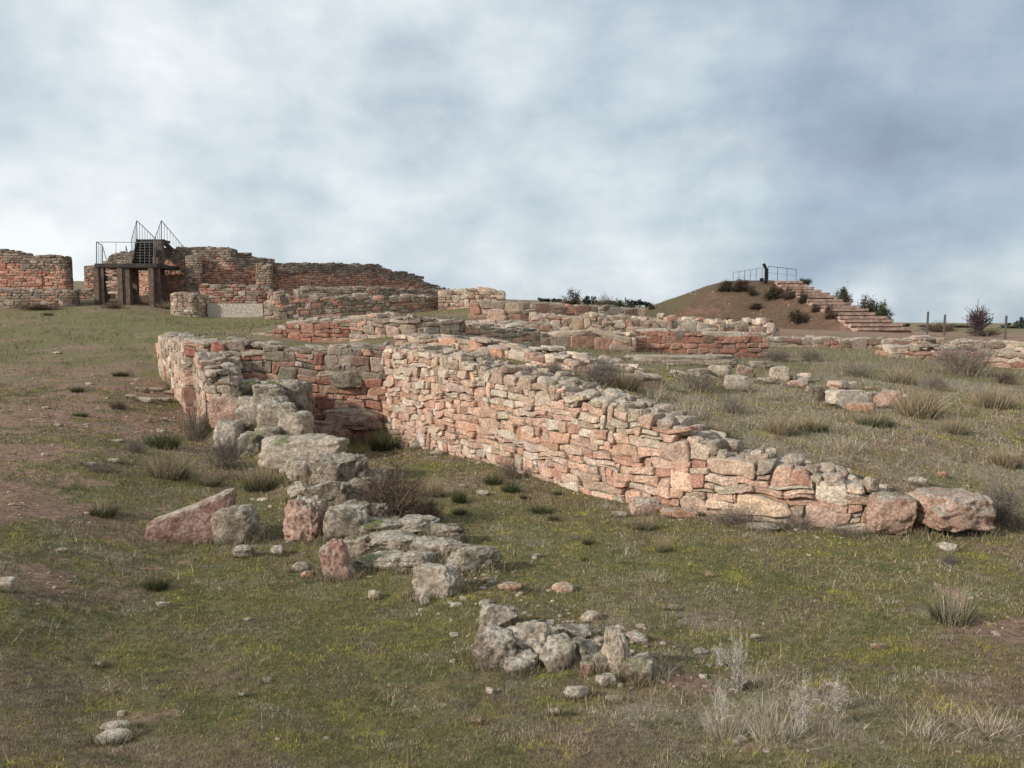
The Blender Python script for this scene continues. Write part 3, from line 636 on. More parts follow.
masonry('stone_block', [(293, 310, 292, 39.3), (295, 310, 290.5, 38.9), (305, 310, 290.5, 38.9), (313, 310, 292, 39.5)], 41, 'rougher masonry block, right of two on the low grey far wall', thick=.8,
        wf=lambda u, v: rb.uniform(2, 4), hf=lambda u, v: rb.choice([2, 3]), colf=lambda u, v, t, N, r: pal(np.concatenate([PALE*.7, GREY]), N, r), ragged=.08, capw=.5, capth=.1, capcol=GREY, cat='masonry block', **fk)
masonry('ruined_wall', [(264, 321, 303, 36.4), (278, 321, 297, 36), (340, 318, 297, 36.5), (420, 314, 297, 38), (480, 310, 298, 40)], 42, 'long low grey wall below the high red wall on the left rise', thick=1.5,
        wf=lambda u, v: rb.uniform(2, 6), hf=lambda u, v: rb.choice([1, 2, 3]), colf=col_grey, ragged=.15, capw=.6, capth=.1, capcol=GREY, **fk)
masonry('ruined_wall', [(300, 300, 288, 43), (380, 300, 289, 44), (450, 300, 291, 46)], 43, 'narrow stone step along the foot of the high red wall', thick=1.0,
        wf=lambda u, v: rb.uniform(2, 6), hf=lambda u, v: rb.choice([1, 2]), colf=col_grey, ragged=.12, capw=.6, capth=.1, capcol=GREY*.8, **fk)
masonry('rubble_heap', [(438, 304, 294, 38), (455, 304, 291, 38), (470, 304, 290, 38), (498, 304, 291.5, 38), (505, 305, 297, 38)], 44, 'heap of pale stones on the crest at the right end of the far walls', thick=1.4,
        wf=lambda u, v: rb.uniform(2, 5), hf=lambda u, v: rb.choice([2, 3]), colf=col_pale, ragged=.2, capw=.6, capth=.12, capcol=PALE, cat='rubble heap', **fk)
def plaster_panel():
    mb = MB(); a = W(208, 320, 38.6); b = W(263, 320, 38.6); t = W(208, 303.5, 38.6)[2]
    c = (a+b)/2; c[2] = (a[2]+t)/2-.1; mb.box((c[0], c[1]+.15, c[2]), ((b[0]-a[0])/2, .15, (t-a[2])/2+.1))
    loc = (c[0], c[1], a[2]); o = mb.build('gravel_panel', M_plaster, None, loc); o.location = loc
    tag(o, 'pale gravelly rendered panel low on the left rise between two stone blocks', 'wall panel')
plaster_panel()

# ------------------------------------------------------------------ loose rocks
RINGS = []
def rock(px, py, w, h, label, pal_='grey', seed=0, d=None, mat=None, n=16, k=3.6, cuts=9, rough=.12, tilt=(0, 0), rz=None, Y=None, sink=.18, name='rock', cat='rock', group=None, fn=None, shape=None, lo=.6):
    """rock whose foot is seen at px,py; w,h in photo pixels"""
    rng = np.random.RandomState(seed+int(px*7+py*13) % 9999)
    p = hit(px, py, fn) if Y is None else W(px, py, Y)
    s = p[1]/F; hw = w*s/2; hh = h*s/2; hd = (d*s/2 if d else min(hw, .9*max(hh, hw*.6))); 
    q, Fc = stone_batch(1, n, rng, k=k, cuts=cuts, rough=rough, lo=lo, hi=.97); q = q[0]
    q = q-(q.max(0)+q.min(0))/2; q = q/((q.max(0)-q.min(0))/2)
    if shape is not None: q = shape(q)
    hh *= (.8 if w < 18 else 1.)
    v = q*np.array((hw, hd, hh*(1+sink)))
    rm = Matrix.Rotation(rz if rz is not None else rng.uniform(-.2, .2), 3, 'Z')@Matrix.Rotation(tilt[0], 3, 'X')@Matrix.Rotation(tilt[1], 3, 'Y')
    v = v@np.array(rm).T
    base = {'grey': (.24, .195, .145), 'pale': (.46, .385, .30), 'pink': (.48, .30, .225), 'red': (.34, .19, .15), 'white': (.66, .57, .48), 'dark': (.20, .16, .12), 'orange': (.48, .25, .15)}[pal_]
    loc = np.array((p[0], p[1]+hd*.8, p[2])); v[:, 2] += hh*(1-sink)
    col = np.clip(np.array(base)*(1+rng.normal(0, .07)), .02, .8)
    o = mk(name, v, Fc, mat or M_rock, None, np.repeat(col[None], len(v), 0), smooth=(n >= 14))
    o.location = loc; RINGS.append((p[0], loc[1], hw, hd, p[1]))
    return tag(o, label, cat, group)
def wedge(q):
    q = q.copy(); top = q[:, 2] > -.2; q[:, 2] = np.where(top, -.2+(q[:, 2]+.2)*(.10+.9*(q[:, 0]+1)/2), q[:, 2]); q[:, 0] = q[:, 0]+.12*q[:, 2]; return q
def point(q):
    q = q.copy(); f = (q[:, 2]+1)/2; q[:, 0] = q[:, 0]*(1-.5*f)-.25*f; q[:, 1] *= (1-.4*f); return q
rock(322, 446, 60, 26, 'bulging red boulder at the base of the court back wall', 'red', Y=14.75, n=18, k=4, d=30, rz=0)
rock(352, 428, 62, 20, 'long red stone jutting from the court back wall', 'red', Y=14.8, n=18, k=5, d=26, rz=0)
rock(345, 388-2, 36, 15, 'grey squared stone resting on a ledge of the court back wall', 'grey', Y=14.85, n=14, k=7, d=20, rz=0)
rock(187, 543, 84, 56, 'tilted triangular slab with a red face and white upper edge on the left slope', 'red', d=34, k=7, cuts=5, rough=.06, shape=wedge, n=26, rz=.12, lo=.8)
rock(234, 545, 52, 38, 'rounded speckled grey boulder leaning beside the triangular red slab', 'grey', n=26, k=5, cuts=7, rough=.16, sink=.3)
rock(242, 558, 24, 12, 'small grey stone in front of the speckled boulder', 'grey')
rock(276, 556, 15, 12, 'small pale stone between the speckled boulder and the reddish block', 'pale')
rock(303, 541, 42, 42, 'upright pinkish-white block with a hollow face at the left of the rubble bank', 'pink', n=28, k=6, cuts=6, lo=.78, rough=.18, sink=.3)
rock(345, 540, 50, 34, 'dark mossy boulder right behind the pinkish-white block', 'dark', n=20, mat=M_mossy)
rock(336, 580, 48, 40, 'dull red pointed block standing apart on the grass below the rubble bank', 'red', n=26, shape=point, k=6, rough=.15, sink=.3)
rock(300, 603-30, 20, 10, 'low grey stone left of the dull red pointed block', 'grey')
rock(306, 588-10, 12, 8, 'small orange stone at the foot of the dull red block', 'orange')
rock(374, 600, 14, 12, 'little pale pointed stone on the grass left of the pale-faced block', 'pale')
# stacked slabs, middle heap
HEAP = [(375, 536, 52, 14, 'long flat slab at the upper left of the layered stone heap'), (412, 534, 56, 13, 'pale flat slab at the back of the layered stone heap'), (446, 543, 40, 16, 'angular slab at the upper right of the layered stone heap'),
        (358, 556, 34, 20, 'chunky grey stone at the left end of the layered stone heap'), (392, 552, 60, 15, 'broad flat slab in the middle of the layered stone heap'), (430, 557, 44, 16, 'grey slab right of the broad middle slab of the heap'),
        (378, 572, 54, 15, 'mossy slab low on the left of the layered stone heap'), (415, 572, 40, 17, 'pale cracked stone above the pale-faced block'), (455, 560, 34, 18, 'small angular stone at the right shoulder of the heap'), (350, 573, 26, 13, 'low stone at the lower left foot of the heap')]
for i, (a, b, c, d_, l) in enumerate(HEAP): rock(a, b, c, d_, l, ['grey', 'pale', 'grey', 'grey', 'pale'][i % 5], seed=i, mat=M_mossy if i in (0, 6) else None, k=4, n=26, rough=.17, sink=.35, group='slabs of the layered stone heap', d=c*.8)
rock(472, 574, 62, 26, 'long dark lens-shaped slab at the right end of the layered stone heap', 'dark', n=26, k=3, d=44, rough=.16, sink=.35)
rock(436, 597, 54, 32, 'squared block with a pale left face at the front of the heap', 'pale', n=28, k=6, cuts=6, lo=.78, rz=-.35, rough=.16, sink=.35)
rock(424, 628-22, 10, 12, 'tiny pale stone on the grass just below the pale-faced block', 'pale')
rock(430, 610-20, 22, 18, 'small stone tucked left of the pale-faced block', 'dark')
rock(510, 591, 26, 7, 'flat orange-grey stone lying right of the pale-faced block', 'orange')
rock(487, 583, 14, 6, 'small flat orange stone between the heap and the flat stone', 'orange')
# foreground cluster
FC = dict(sink=.5, rough=.14, k=3.)
rock(500, 636, 46, 28, 'grey boulder at the back of the foreground rock cluster', 'grey', n=28, d=44, **FC)
rock(495, 668, 50, 34, 'rounded dark-shadowed boulder at the left end of the foreground rock cluster', 'dark', n=30, d=52, **FC)
rock(532, 664, 62, 34, 'broad white-crusted boulder in the middle of the foreground rock cluster', 'pale', n=32, d=56, **FC)
rock(520, 674, 40, 18, 'low crusted rock in front of the broad white-crusted boulder', 'dark', n=24, d=36, **FC)
rock(560, 672, 44, 28, 'low sloping boulder right of the broad white-crusted one', 'grey', n=28, d=46, **FC)
rock(586, 666, 36, 22, 'half-buried grey rock between the sloping boulder and the standing rock', 'dark', n=24, d=40, **FC)
rock(574, 643, 42, 14, 'dark flat rock behind the foreground rock cluster', 'dark', n=20, d=30, **FC)
rock(620, 676, 42, 48, 'standing pointed pale rock at the right end of the foreground cluster', 'pale', n=32, d=34, shape=point, sink=.3, rough=.18, k=3.4)
rock(641, 682, 40, 24, 'low mossy rock leaning on the standing pointed rock', 'grey', n=24, mat=M_mossy, d=40, **FC)
rock(604, 672, 26, 22, 'small dark rock at the left foot of the standing pointed rock', 'dark', n=22, **FC)
rock(588, 676, 15, 15, 'small red-sided stone between the low boulder and the standing rock', 'red')
rock(606, 686, 22, 11, 'small white stone in front of the foreground rock cluster', 'white')
rock(577, 699, 28, 10, 'flat white and pink stone on bare soil below the foreground cluster', 'white')
rock(616, 703, 22, 5, 'very flat pinkish stone on bare soil beside the flat white one', 'pink')
rock(555, 716, 11, 9, 'small pale rounded stone alone on the grass near the bottom centre', 'pale')
rock(490, 694, 9, 7, 'white pebble left below the foreground rock cluster', 'white')
rock(477, 725, 11, 7, 'small orange pebble near the bottom centre', 'orange')
rock(106, 745, 36, 5, 'flat white two-lobed stone on bare soil at the bottom left', 'white', n=20, d=34, sink=.6)
rock(112, 731, 30, 5, 'thin white flake behind the flat two-lobed stone at the bottom left', 'white', d=22, sink=.5)
rock(3, 592, 20, 14, 'pale stone cut by the left edge of the picture', 'pale')
rock(162, 608, 14, 6, 'small pale stone right below the dark green tuft on the left', 'pale')
rock(98, 668, 10, 5, 'small buff stone on the left foreground grass', 'pale')
rock(267, 683, 10, 5, 'small pale stone on yellow moss, left foreground', 'white')
rock(242, 697, 7, 5, 'white pebble on yellow moss, left foreground', 'white')
rock(833, 689, 13, 7, 'small pinkish angular stone on the right foreground grass', 'pink')
rock(880, 650, 17, 5, 'thin buff stone on the right foreground grass', 'orange')
rock(959, 755, 8, 5, 'orange pebble at the bottom right', 'orange')
rock(756, 640, 12, 7, 'small grey stone behind the tall dead thistle', 'grey')
# mossy blocks of the fallen left wall (explicit depths on the bank)
MOSS = [(232, 404, 52, 24, 13.9, 'grey', 'long mossy block at the back left of the block stack'), (281, 412, 54, 32, 14.1, 'dark', 'large dark block under moss at the back right of the block stack'),
        (266, 402, 34, 18, 13.7, 'grey', 'grey-topped block lodged between the two rear mossy blocks'), (226, 424, 40, 28, 13.3, 'pink', 'pink-faced block at the left of the block stack'),
        (257, 423, 54, 26, 13.2, 'grey', 'green-topped oblong block in the middle of the block stack'), (274, 433, 42, 30, 12.9, 'grey', 'rounded block capped with moss, right of the oblong one'),
        (293, 437, 32, 25, 12.7, 'pale', 'squarish pale block at the right foot of the block stack'), (226, 444, 26, 24, 12.8, 'white', 'pale pink upright stone at the left foot of the block stack'),
        (247, 455, 24, 22, 12.4, 'dark', 'small tilted mossy stone at the foot of the block stack'), (265, 444, 26, 17, 12.5, 'grey', 'wedge-shaped grey stone below the rounded mossy block')]
for i, (a, b, c, d_, Y, pc, l) in enumerate(MOSS): rock(a, b, c, d_, l, pc, Y=Y, seed=50+i, mat=M_mossy if i not in (3, 6, 7) else M_rock, k=7, cuts=5, n=18, lo=.78, d=max(c*.8, 34), sink=.25, group='fallen blocks of the left wall', name='stone_block', cat='stone block')
rock(300, 467, 94, 30, 'large flat slab speckled with moss below the block stack', 'pale', mat=M_mossy, k=6, cuts=6, n=26, d=60, seed=3, name='stone_slab', cat='stone slab')
BANK = [(300, 480, 40, 22, 'pale', 'cracked pale rock just below the large mossy slab'), (330, 484, 50, 30, 'grey', 'broad rugged rock in the upper part of the rubble bank'), (352, 480, 32, 26, 'grey', 'grey rock on the court side of the rubble bank'), (299, 497, 26, 13, 'white', 'small whitish stone at the left of the rubble bank'),
        (330, 506, 46, 26, 'grey', 'weathered rock in the middle of the rubble bank'), (362, 500, 36, 22, 'grey', 'rock half under the brown bramble'), (375, 487, 24, 17, 'pale', 'pale stone above the brown bramble'), (352, 522, 40, 20, 'grey', 'lower rock beside the brown bramble'), (376, 520, 30, 16, 'dark', 'dark stone at the foot of the brown bramble'), (312, 470, 26, 18, 'pink', 'pinkish stone wedged under the large mossy slab')]
for i, (a, b, c, d_, pc, l) in enumerate(BANK): rock(a, b, c, d_, l, pc, seed=80+i, k=3.6, n=26, rough=.2, sink=.3, group='rocks of the rubble bank')
# right end of the long wall
rock(897, 534, 47, 40, 'big rounded boulder closing the right end of the long wall', 'pink', n=24, k=4.5, Y=8.15, sink=.1, lo=.7)
rock(963, 530, 74, 34, 'large flat-topped block lying beyond the right end of the long wall', 'pink', n=26, k=8, cuts=4, lo=.84, d=70, Y=8.0, rz=.12, mat=M_rock, sink=.1, name='stone_block', cat='stone block')
rock(921, 532, 14, 26, 'small stone wedged between the end boulder and the flat-topped block', 'orange', Y=8.4)
rock(949, 552, 20, 9, 'white stone fragment on the grass below the flat-topped block', 'white')
rock(940, 548, 10, 6, 'small buff chip beside the white fragment', 'pale')
rock(919, 489, 19, 12, 'pale oval stone resting on the turf behind the wall end', 'white', Y=9.1)
rock(944, 479, 10, 9, 'small orange stone on the turf behind the wall end', 'orange', Y=9.5)
rock(966, 489, 8, 5, 'tiny white stone on the turf behind the wall end', 'white', Y=9.3)
rock(797, 467, 19, 13, 'rounded pale stone perched on top of the long wall', 'pale', Y=8.95)
rock(811, 473, 14, 9, 'smaller stone perched right of the rounded pale one on the wall top', 'pale', Y=8.8)
rock(646, 516, 34, 18, 'tilted reddish block leaning at the foot of the long wall', 'pink', k=6)
rock(680, 519, 40, 9, 'flat pink slab lying at the foot of the long wall', 'orange', k=6)
rock(620, 517, 17, 6, 'thin white stone on the grass by the foot of the long wall', 'white')
rock(420, 449, 20, 9, 'small rubble stone at the inner corner of the court', 'grey')
rock(437, 456, 16, 7, 'flat stone beside the inner corner of the court', 'pale')
rock(765, 532, 34, 6, 'flat grey slab flush with the grass before the wall', 'grey')
rock(483, 496, 13, 6, 'pale stone on the court grass', 'pale')
rock(462, 488, 10, 4, 'thin pale stone on the court grass, left of the other', 'pale')
rock(536, 570-12, 12, 4, 'thin pale chip in the centre of the grass', 'pale')
rock(672, 611, 12, 6, 'small purple-grey stone on the grass right of centre', 'grey')
rock(710, 580-2, 8, 5, 'small orange stone on the grass right of centre', 'orange')
for i, (a, b, c, d_, pc_, l) in enumerate([(672, 366, 8, 4, 'pale', "small pale stone on the long slab's near side below the dark red wall"), (700, 388, 9, 5, 'white', 'small white stone just left of the lowest terrace block'), (824, 388, 9, 4, 'pink', 'small pink stone between the terrace block group and the white boulder'), (838, 396, 10, 5, 'pale', 'small pale stone close left of the white angular boulder'), (905, 398, 9, 5, 'white', 'small white stone close right of the pinkish terrace boulder'), (918, 404, 8, 4, 'pale', 'small pale stone at the left foot of the big straw tussock'), (870, 390, 9, 4, 'pink', 'small pink stone behind the two terrace boulders'), (850, 372, 10, 4, 'pale', 'small pale stone beside the low grey shrub row'), (905, 452, 8, 4, 'white', 'small white stone on bare reddish soil right of the terrace middle'), (865, 462, 8, 4, 'pale', "small pale stone on the turf above the wall's low end"), (640, 372, 10, 5, 'pink', 'small pink stone at the left end of the long pale slab'), (960, 462, 9, 4, 'pale', 'small pale stone behind the large flat-topped block')]):
    rock(a, b, c, d_, l, pc_, seed=300+i, n=6, group='small loose stones on the terrace')
# terrace blocks
TB = [(722, 378, 26, 13, 'pale', 'squarish pale block at the left of the terrace block group'), (738, 391, 26, 16, 'pale', 'lowest pale block of the terrace block group'), (745, 377, 18, 12, 'pink', 'pinkish block in the middle of the terrace block group'), (763, 369, 26, 8, 'grey', 'flat block at the back of the terrace block group'),
      (781, 382, 20, 16, 'pale', 'upright pale block at the right of the terrace block group'), (766, 384, 16, 8, 'grey', 'small grey block in front of the upright pale one'), (799, 388, 22, 8, 'pink', 'low pink stone trailing right of the terrace block group'), (815, 394, 18, 8, 'grey', 'low grey stone farther right of the terrace block group'),
      (707, 376, 14, 8, 'grey', 'small dark stone left of the terrace block group'), (849, 409, 40, 19, 'white', 'white angular boulder on the terrace'), (862, 414, 26, 11, 'orange', 'low buff rock in front of the white angular boulder'), (890, 408, 26, 18, 'pink', 'pinkish boulder right of the white angular one'), (877, 402, 20, 10, 'grey', 'grey stone between the two terrace boulders')]
for i, (a, b, c, d_, pc, l) in enumerate(TB): rock(a, b, c, d_, l, pc, seed=120+i, k=6, n=12, cuts=6)
rock(683, 365, 118, 10, 'long pale slab lying on the grass below the dark red wall', 'pale', k=8, n=18, cuts=5, d=26, name='stone_slab', cat='stone slab', lo=.85)
rock(1015, 458, 16, 6, 'pale stone at the right edge on the terrace', 'white')
rock(887, 444, 10, 6, 'small grey stone on the terrace grass', 'grey')
# pile on the left slope
for i, (a, b, c, d_, pc, l) in enumerate([(143, 403, 20, 5, 'white', 'flat white stone at the front of the small pile on the left slope'), (163, 402, 17, 5, 'white', 'second flat white stone, right front of the small pile on the left slope'), (131, 399, 12, 6, 'pale', 'small stone at the left of the pile on the left slope'),
        (140, 392, 14, 6, 'grey', 'grey stone at the back of the pile on the left slope'), (155, 392, 14, 5, 'pale', 'pale stone in the middle back of the pile on the left slope'), (170, 395, 12, 6, 'pink', 'pinkish stone at the right of the pile on the left slope'), (178, 389, 12, 5, 'pink', 'pinkish stone behind the right end of the pile on the left slope')]):
    rock(a, b, c, d_, l, pc, seed=160+i, n=10)
for i, (a, b, c, d_, pc, l) in enumerate([(57, 427, 9, 4, 'white', 'white stone on the red earth of the left slope'), (44, 409, 9, 3, 'pale', 'pale stone on the red earth farther up the left slope'), (111, 463, 16, 5, 'pale', 'pale flat stone among dry tufts on the left slope'), (88, 467, 14, 5, 'pink', 'pinkish stone left of the pale flat one among the tufts'), (116, 442, 12, 3, 'white', 'thin white stone above the dry tufts on the left slope'),
        (60, 552, 12, 4, 'pale', 'thin pale stone left of the triangular slab'), (164, 421, 8, 4, 'white', 'white stone between the small pile and the wall'), (56, 354, 8, 3, 'white', 'white stone high on the left slope'), (88, 385, 8, 3, 'white', 'small white stone left of the pile on the slope')]):
    rock(a, b, c, d_, l, pc, seed=190+i, n=8)

# ------------------------------------------------------------------ plants
def blades(base, hgt, lean, wid, az, seg=3, curve=.5, rng=None):
    """curved tapering strips; base (N,3)"""
    N = len(base); t = np.linspace(0, 1, seg+1)[None]; h = hgt[:, None]; a = lean[:, None]
    ang = a*(.35+curve*t); d = h*np.cumsum(np.sin(ang)/seg, 1); z = h*np.cumsum(np.cos(ang)/seg, 1); d = d-d[:, :1]; z = z-z[:, :1]
    ca, sa = np.cos(az)[:, None], np.sin(az)[:, None]
    C = np.stack([base[:, :1]+d*ca, base[:, 1:2]+d*sa, base[:, 2:]+z], -1)
    ra_ = rng.uniform(0, math.pi*2, N); w = wid[:, None]*(1-t*.85)/2
    O = np.stack([w*np.cos(ra_)[:, None], w*np.sin(ra_)[:, None], w*0], -1)
    V = np.stack([C-O, C+O], 2).reshape(N, -1, 3)
    f = np.array([(2*i, 2*i+1, 2*i+3, 2*i+2) for i in range(seg)])
    F_ = (f[None]+(np.arange(N)*V.shape[1])[:, None, None]).reshape(-1, 4)
    return V.reshape(-1, 3), F_, V.shape[1]
def pc(cols, N, rng, k, var=.2):
    c = np.array(cols)[rng.randint(0, len(cols), N)]*(1+rng.normal(0, var, (N, 1))); return np.repeat(np.clip(c, .004, .8), k, 0)
STRAW = [(.36, .28, .17), (.30, .23, .14), (.42, .35, .23), (.24, .19, .11)]
GREEN = [(.045, .06, .022), (.06, .075, .028), (.035, .045, .02), (.09, .095, .04)]
GTWIG = [(.20, .165, .14), (.15, .12, .105), (.26, .22, .19), (.11, .09, .075)]
BTWIG = [(.10, .065, .05), (.14, .095, .07), (.075, .05, .04), (.18, .13, .10)]
WTWIG = [(.46, .41, .35), (.37, .32, .27), (.54, .49, .42)]
def plant_mesh(kind, seed):
    """unit plant: radius 0.5 wide, 1 high"""
    rng = np.random.RandomState(seed); vs = []; fs = []; cs = []; n = 0
    def add(V, F_, k, cols, N, var=.2):
        nonlocal n
        vs.append(V); fs.append(F_+n); cs.append(pc(cols, N, rng, k, var)); n += len(V)
    def fan(N, r, h0, h1, wid, cols, lean=1.0, curve=.7, zs=1.):
        rr = r*np.sqrt(rng.rand(N)); az = rng.uniform(0, 2*math.pi, N); b = np.stack([rr*np.cos(az), rr*np.sin(az), np.zeros(N)-.05], -1)
        V, F_, k = blades(b, rng.uniform(h0, h1, N), lean*(rr/r)*rng.uniform(.6, 1.3, N), np.full(N, wid)*rng.uniform(.6, 1.4, N), az+rng.normal(0, 1.1, N), rng=rng, curve=curve); add(V, F_, k, cols, N)
    def leaves(N, rad, cols, size, zc=.45, zr=.5, clump=14):
        cc = rng.normal(size=(clump, 3)); cc /= np.linalg.norm(cc, axis=1)[:, None]; cc *= rng.uniform(.35, .95, (clump, 1)); cc[:, 2] = np.abs(cc[:, 2])
        cc = cc[rng.randint(0, clump, N)]+rng.normal(0, .17, (N, 3)); P = np.stack([cc[:, 0]*rad, cc[:, 1]*rad, np.maximum(cc[:, 2]*zr*1.7, 0)], -1)
        a = rng.normal(size=(N, 3)); a /= np.linalg.norm(a, axis=1)[:, None]; b = np.cross(a, rng.normal(size=(N, 3))); b /= np.linalg.norm(b, axis=1)[:, None]
        s = size*rng.uniform(.5, 1.4, (N, 1)); V = np.stack([P-a*s, P+b*s*.35, P+a*s, P-b*s*.35], 1).reshape(-1, 3)
        F_ = np.arange(N*4).reshape(N, 4); add(V, F_, 4, cols, N, .28)
    def twigs(N, cols, wid, ln=.55, levels=3, up=.75, spread=.55):
        # branching skeleton made of tapered strips
        P = np.stack([rng.normal(0, .1 if N > 9 else .008, N), rng.normal(0, .1 if N > 9 else .008, N), np.full(N, -.04)], -1)
        D = rng.normal(size=(N, 3)); D[:, 2] = np.abs(D[:, 2])*up+.5; D[:, :2] *= spread*1.4; D /= np.linalg.norm(D, axis=1)[:, None]
        w = wid; L_ = ln
        for l in range(levels):
            M = len(P); e = P+D*(L_*rng.uniform(.6, 1.2, (M, 1))); m_ = (P+e)/2+rng.normal(0, .05*L_, (M, 3))
            sd = np.cross(D, rng.normal(size=(M, 3))); sd /= np.linalg.norm(sd, axis=1)[:, None]; s2 = np.cross(D, sd)
            V = []
            for c, k in ((P, 1.), (m_, .85), (e, .6)):
                for q in (sd, -.5*sd+.87*s2, -.5*sd-.87*s2): V.append(c+q*w*k/2)
            V = np.stack(V, 1).reshape(-1, 3)
            f = np.array([(3*a_+b_, 3*a_+(b_+1) % 3, 3*a_+3+(b_+1) % 3, 3*a_+3+b_) for a_ in (0, 1) for b_ in (0, 1, 2)])
            add(V, (f[None]+(np.arange(M)*9)[:, None, None]).reshape(-1, 4), 9, cols, M)
            kid = rng.choice([2, 3, 3]) if l < levels-1 else 0
            if kid:
                tt = rng.uniform(.35, 1, (kid, M, 1)); P = (P[None]*(1-tt)+e[None]*tt).reshape(-1, 3)
                D = (np.repeat(D[None], kid, 0)+rng.normal(0, .6, (kid, M, 3))).reshape(-1, 3); D[:, 2] = D[:, 2]*.8+.18; D /= np.linalg.norm(D, axis=1)[:, None]
                w *= .62; L_ *= .62
    if kind == 'tussock':
        fan(900, .42, .3, 1.0, .011, STRAW+STRAW+GTWIG[:2], .75, .9); fan(420, .46, .2, .5, .012, GREEN+STRAW[:1], 1.1)
    elif kind == 'cushion':
        fan(1100, .45, .3, .95, .012, GREEN, .9, .6); fan(60, .3, .7, 1.25, .010, STRAW, .8)
    elif kind == 'mixed':
        fan(700, .45, .3, .6, .012, GREEN, .9, .6); fan(320, .36, .6, 1.25, .009, STRAW+GTWIG[:1], .7)
    elif kind == 'twiggy':
        twigs(60, GTWIG, .012, .6, 4); fan(400, .46, .15, .55, .010, STRAW+GTWIG, 1.1)
    elif kind == 'bramble':
        twigs(90, BTWIG, .017, .55, 4, .6, .8); leaves(900, .5, BTWIG+GREEN[:1], .022, zr=.5)
    elif kind == 'dark_bush':
        twigs(22, BTWIG, .024, .55, 3); leaves(2600, .5, [(.05, .035, .026), (.04, .04, .02), (.075, .055, .035), (.03, .025, .018)], .045, zr=.5, clump=18)
    elif kind == 'green_bush':
        twigs(18, BTWIG, .024, .5, 3); leaves(2600, .5, [(.045, .055, .028), (.03, .04, .02), (.075, .08, .045)], .045, zr=.5, clump=18)
    elif kind == 'thistle':
        twigs(9, WTWIG, .022, .55, 5, 1.6, .4); leaves(1500, .24, WTWIG, .018, zr=.5, clump=40)
    elif kind == 'wisp':
        fan(340, .45, .25, 1.05, .010, STRAW+WTWIG, .9, .8)
    elif kind == 'bare_tree':
        pass
    V = np.concatenate(vs); F_ = np.concatenate(fs); C = np.concatenate(cs)
    return V, F_, C
_pm = {}
def plant(px, py, w, h, kind, label, cat=None, Y=None, fn=None, group=None, name=None, seed=0, maxh=None):
    v = seed % 3 if seed else int(px*3+py) % 3
    key = (kind, v)
    nm = name or {'tussock': 'grass_tuft', 'cushion': 'grass_tuft', 'mixed': 'grass_tuft', 'wisp': 'grass_tuft', 'twiggy': 'dry_shrub', 'bramble': 'dry_shrub', 'dark_bush': 'bush', 'green_bush': 'bush', 'thistle': 'dead_thistle'}[kind]
    ct = cat or {'grass_tuft': 'grass tuft', 'dry_shrub': 'shrub', 'bush': 'bush', 'dead_thistle': 'dead thistle'}[nm]
    if key not in _pm:
        V, F_, C = plant_mesh(kind, v*17+hash(kind) % 1 + len(kind)); V = V.copy()
        wx = np.percentile(np.hypot(V[:, 0], V[:, 1]), 96)*2; hz = np.percentile(V[:, 2], 97); V[:, :2] /= wx; V[:, 2] /= hz
        o = mk(nm, V, F_, M_plant, None, C); _pm[key] = o.data
    else:
        o = bpy.data.objects.new(nm, _pm[key]); COL.objects.link(o)
    p = hit(px, py, fn) if Y is None else W(px, py, Y); s = p[1]/F
    W_ = w*s; H_ = h*s; p = np.array(p); p[1] += W_*.3; 
    if Y is None: p[2] = float((fn or gz)(np.array([p[0]]), np.array([p[1]]))[0])-.01
    o.location = p; o.scale = (W_, W_, H_); o.rotation_euler = (0, 0, (px*1.7+py) % 6.28)
    return tag(o, label, ct, group)
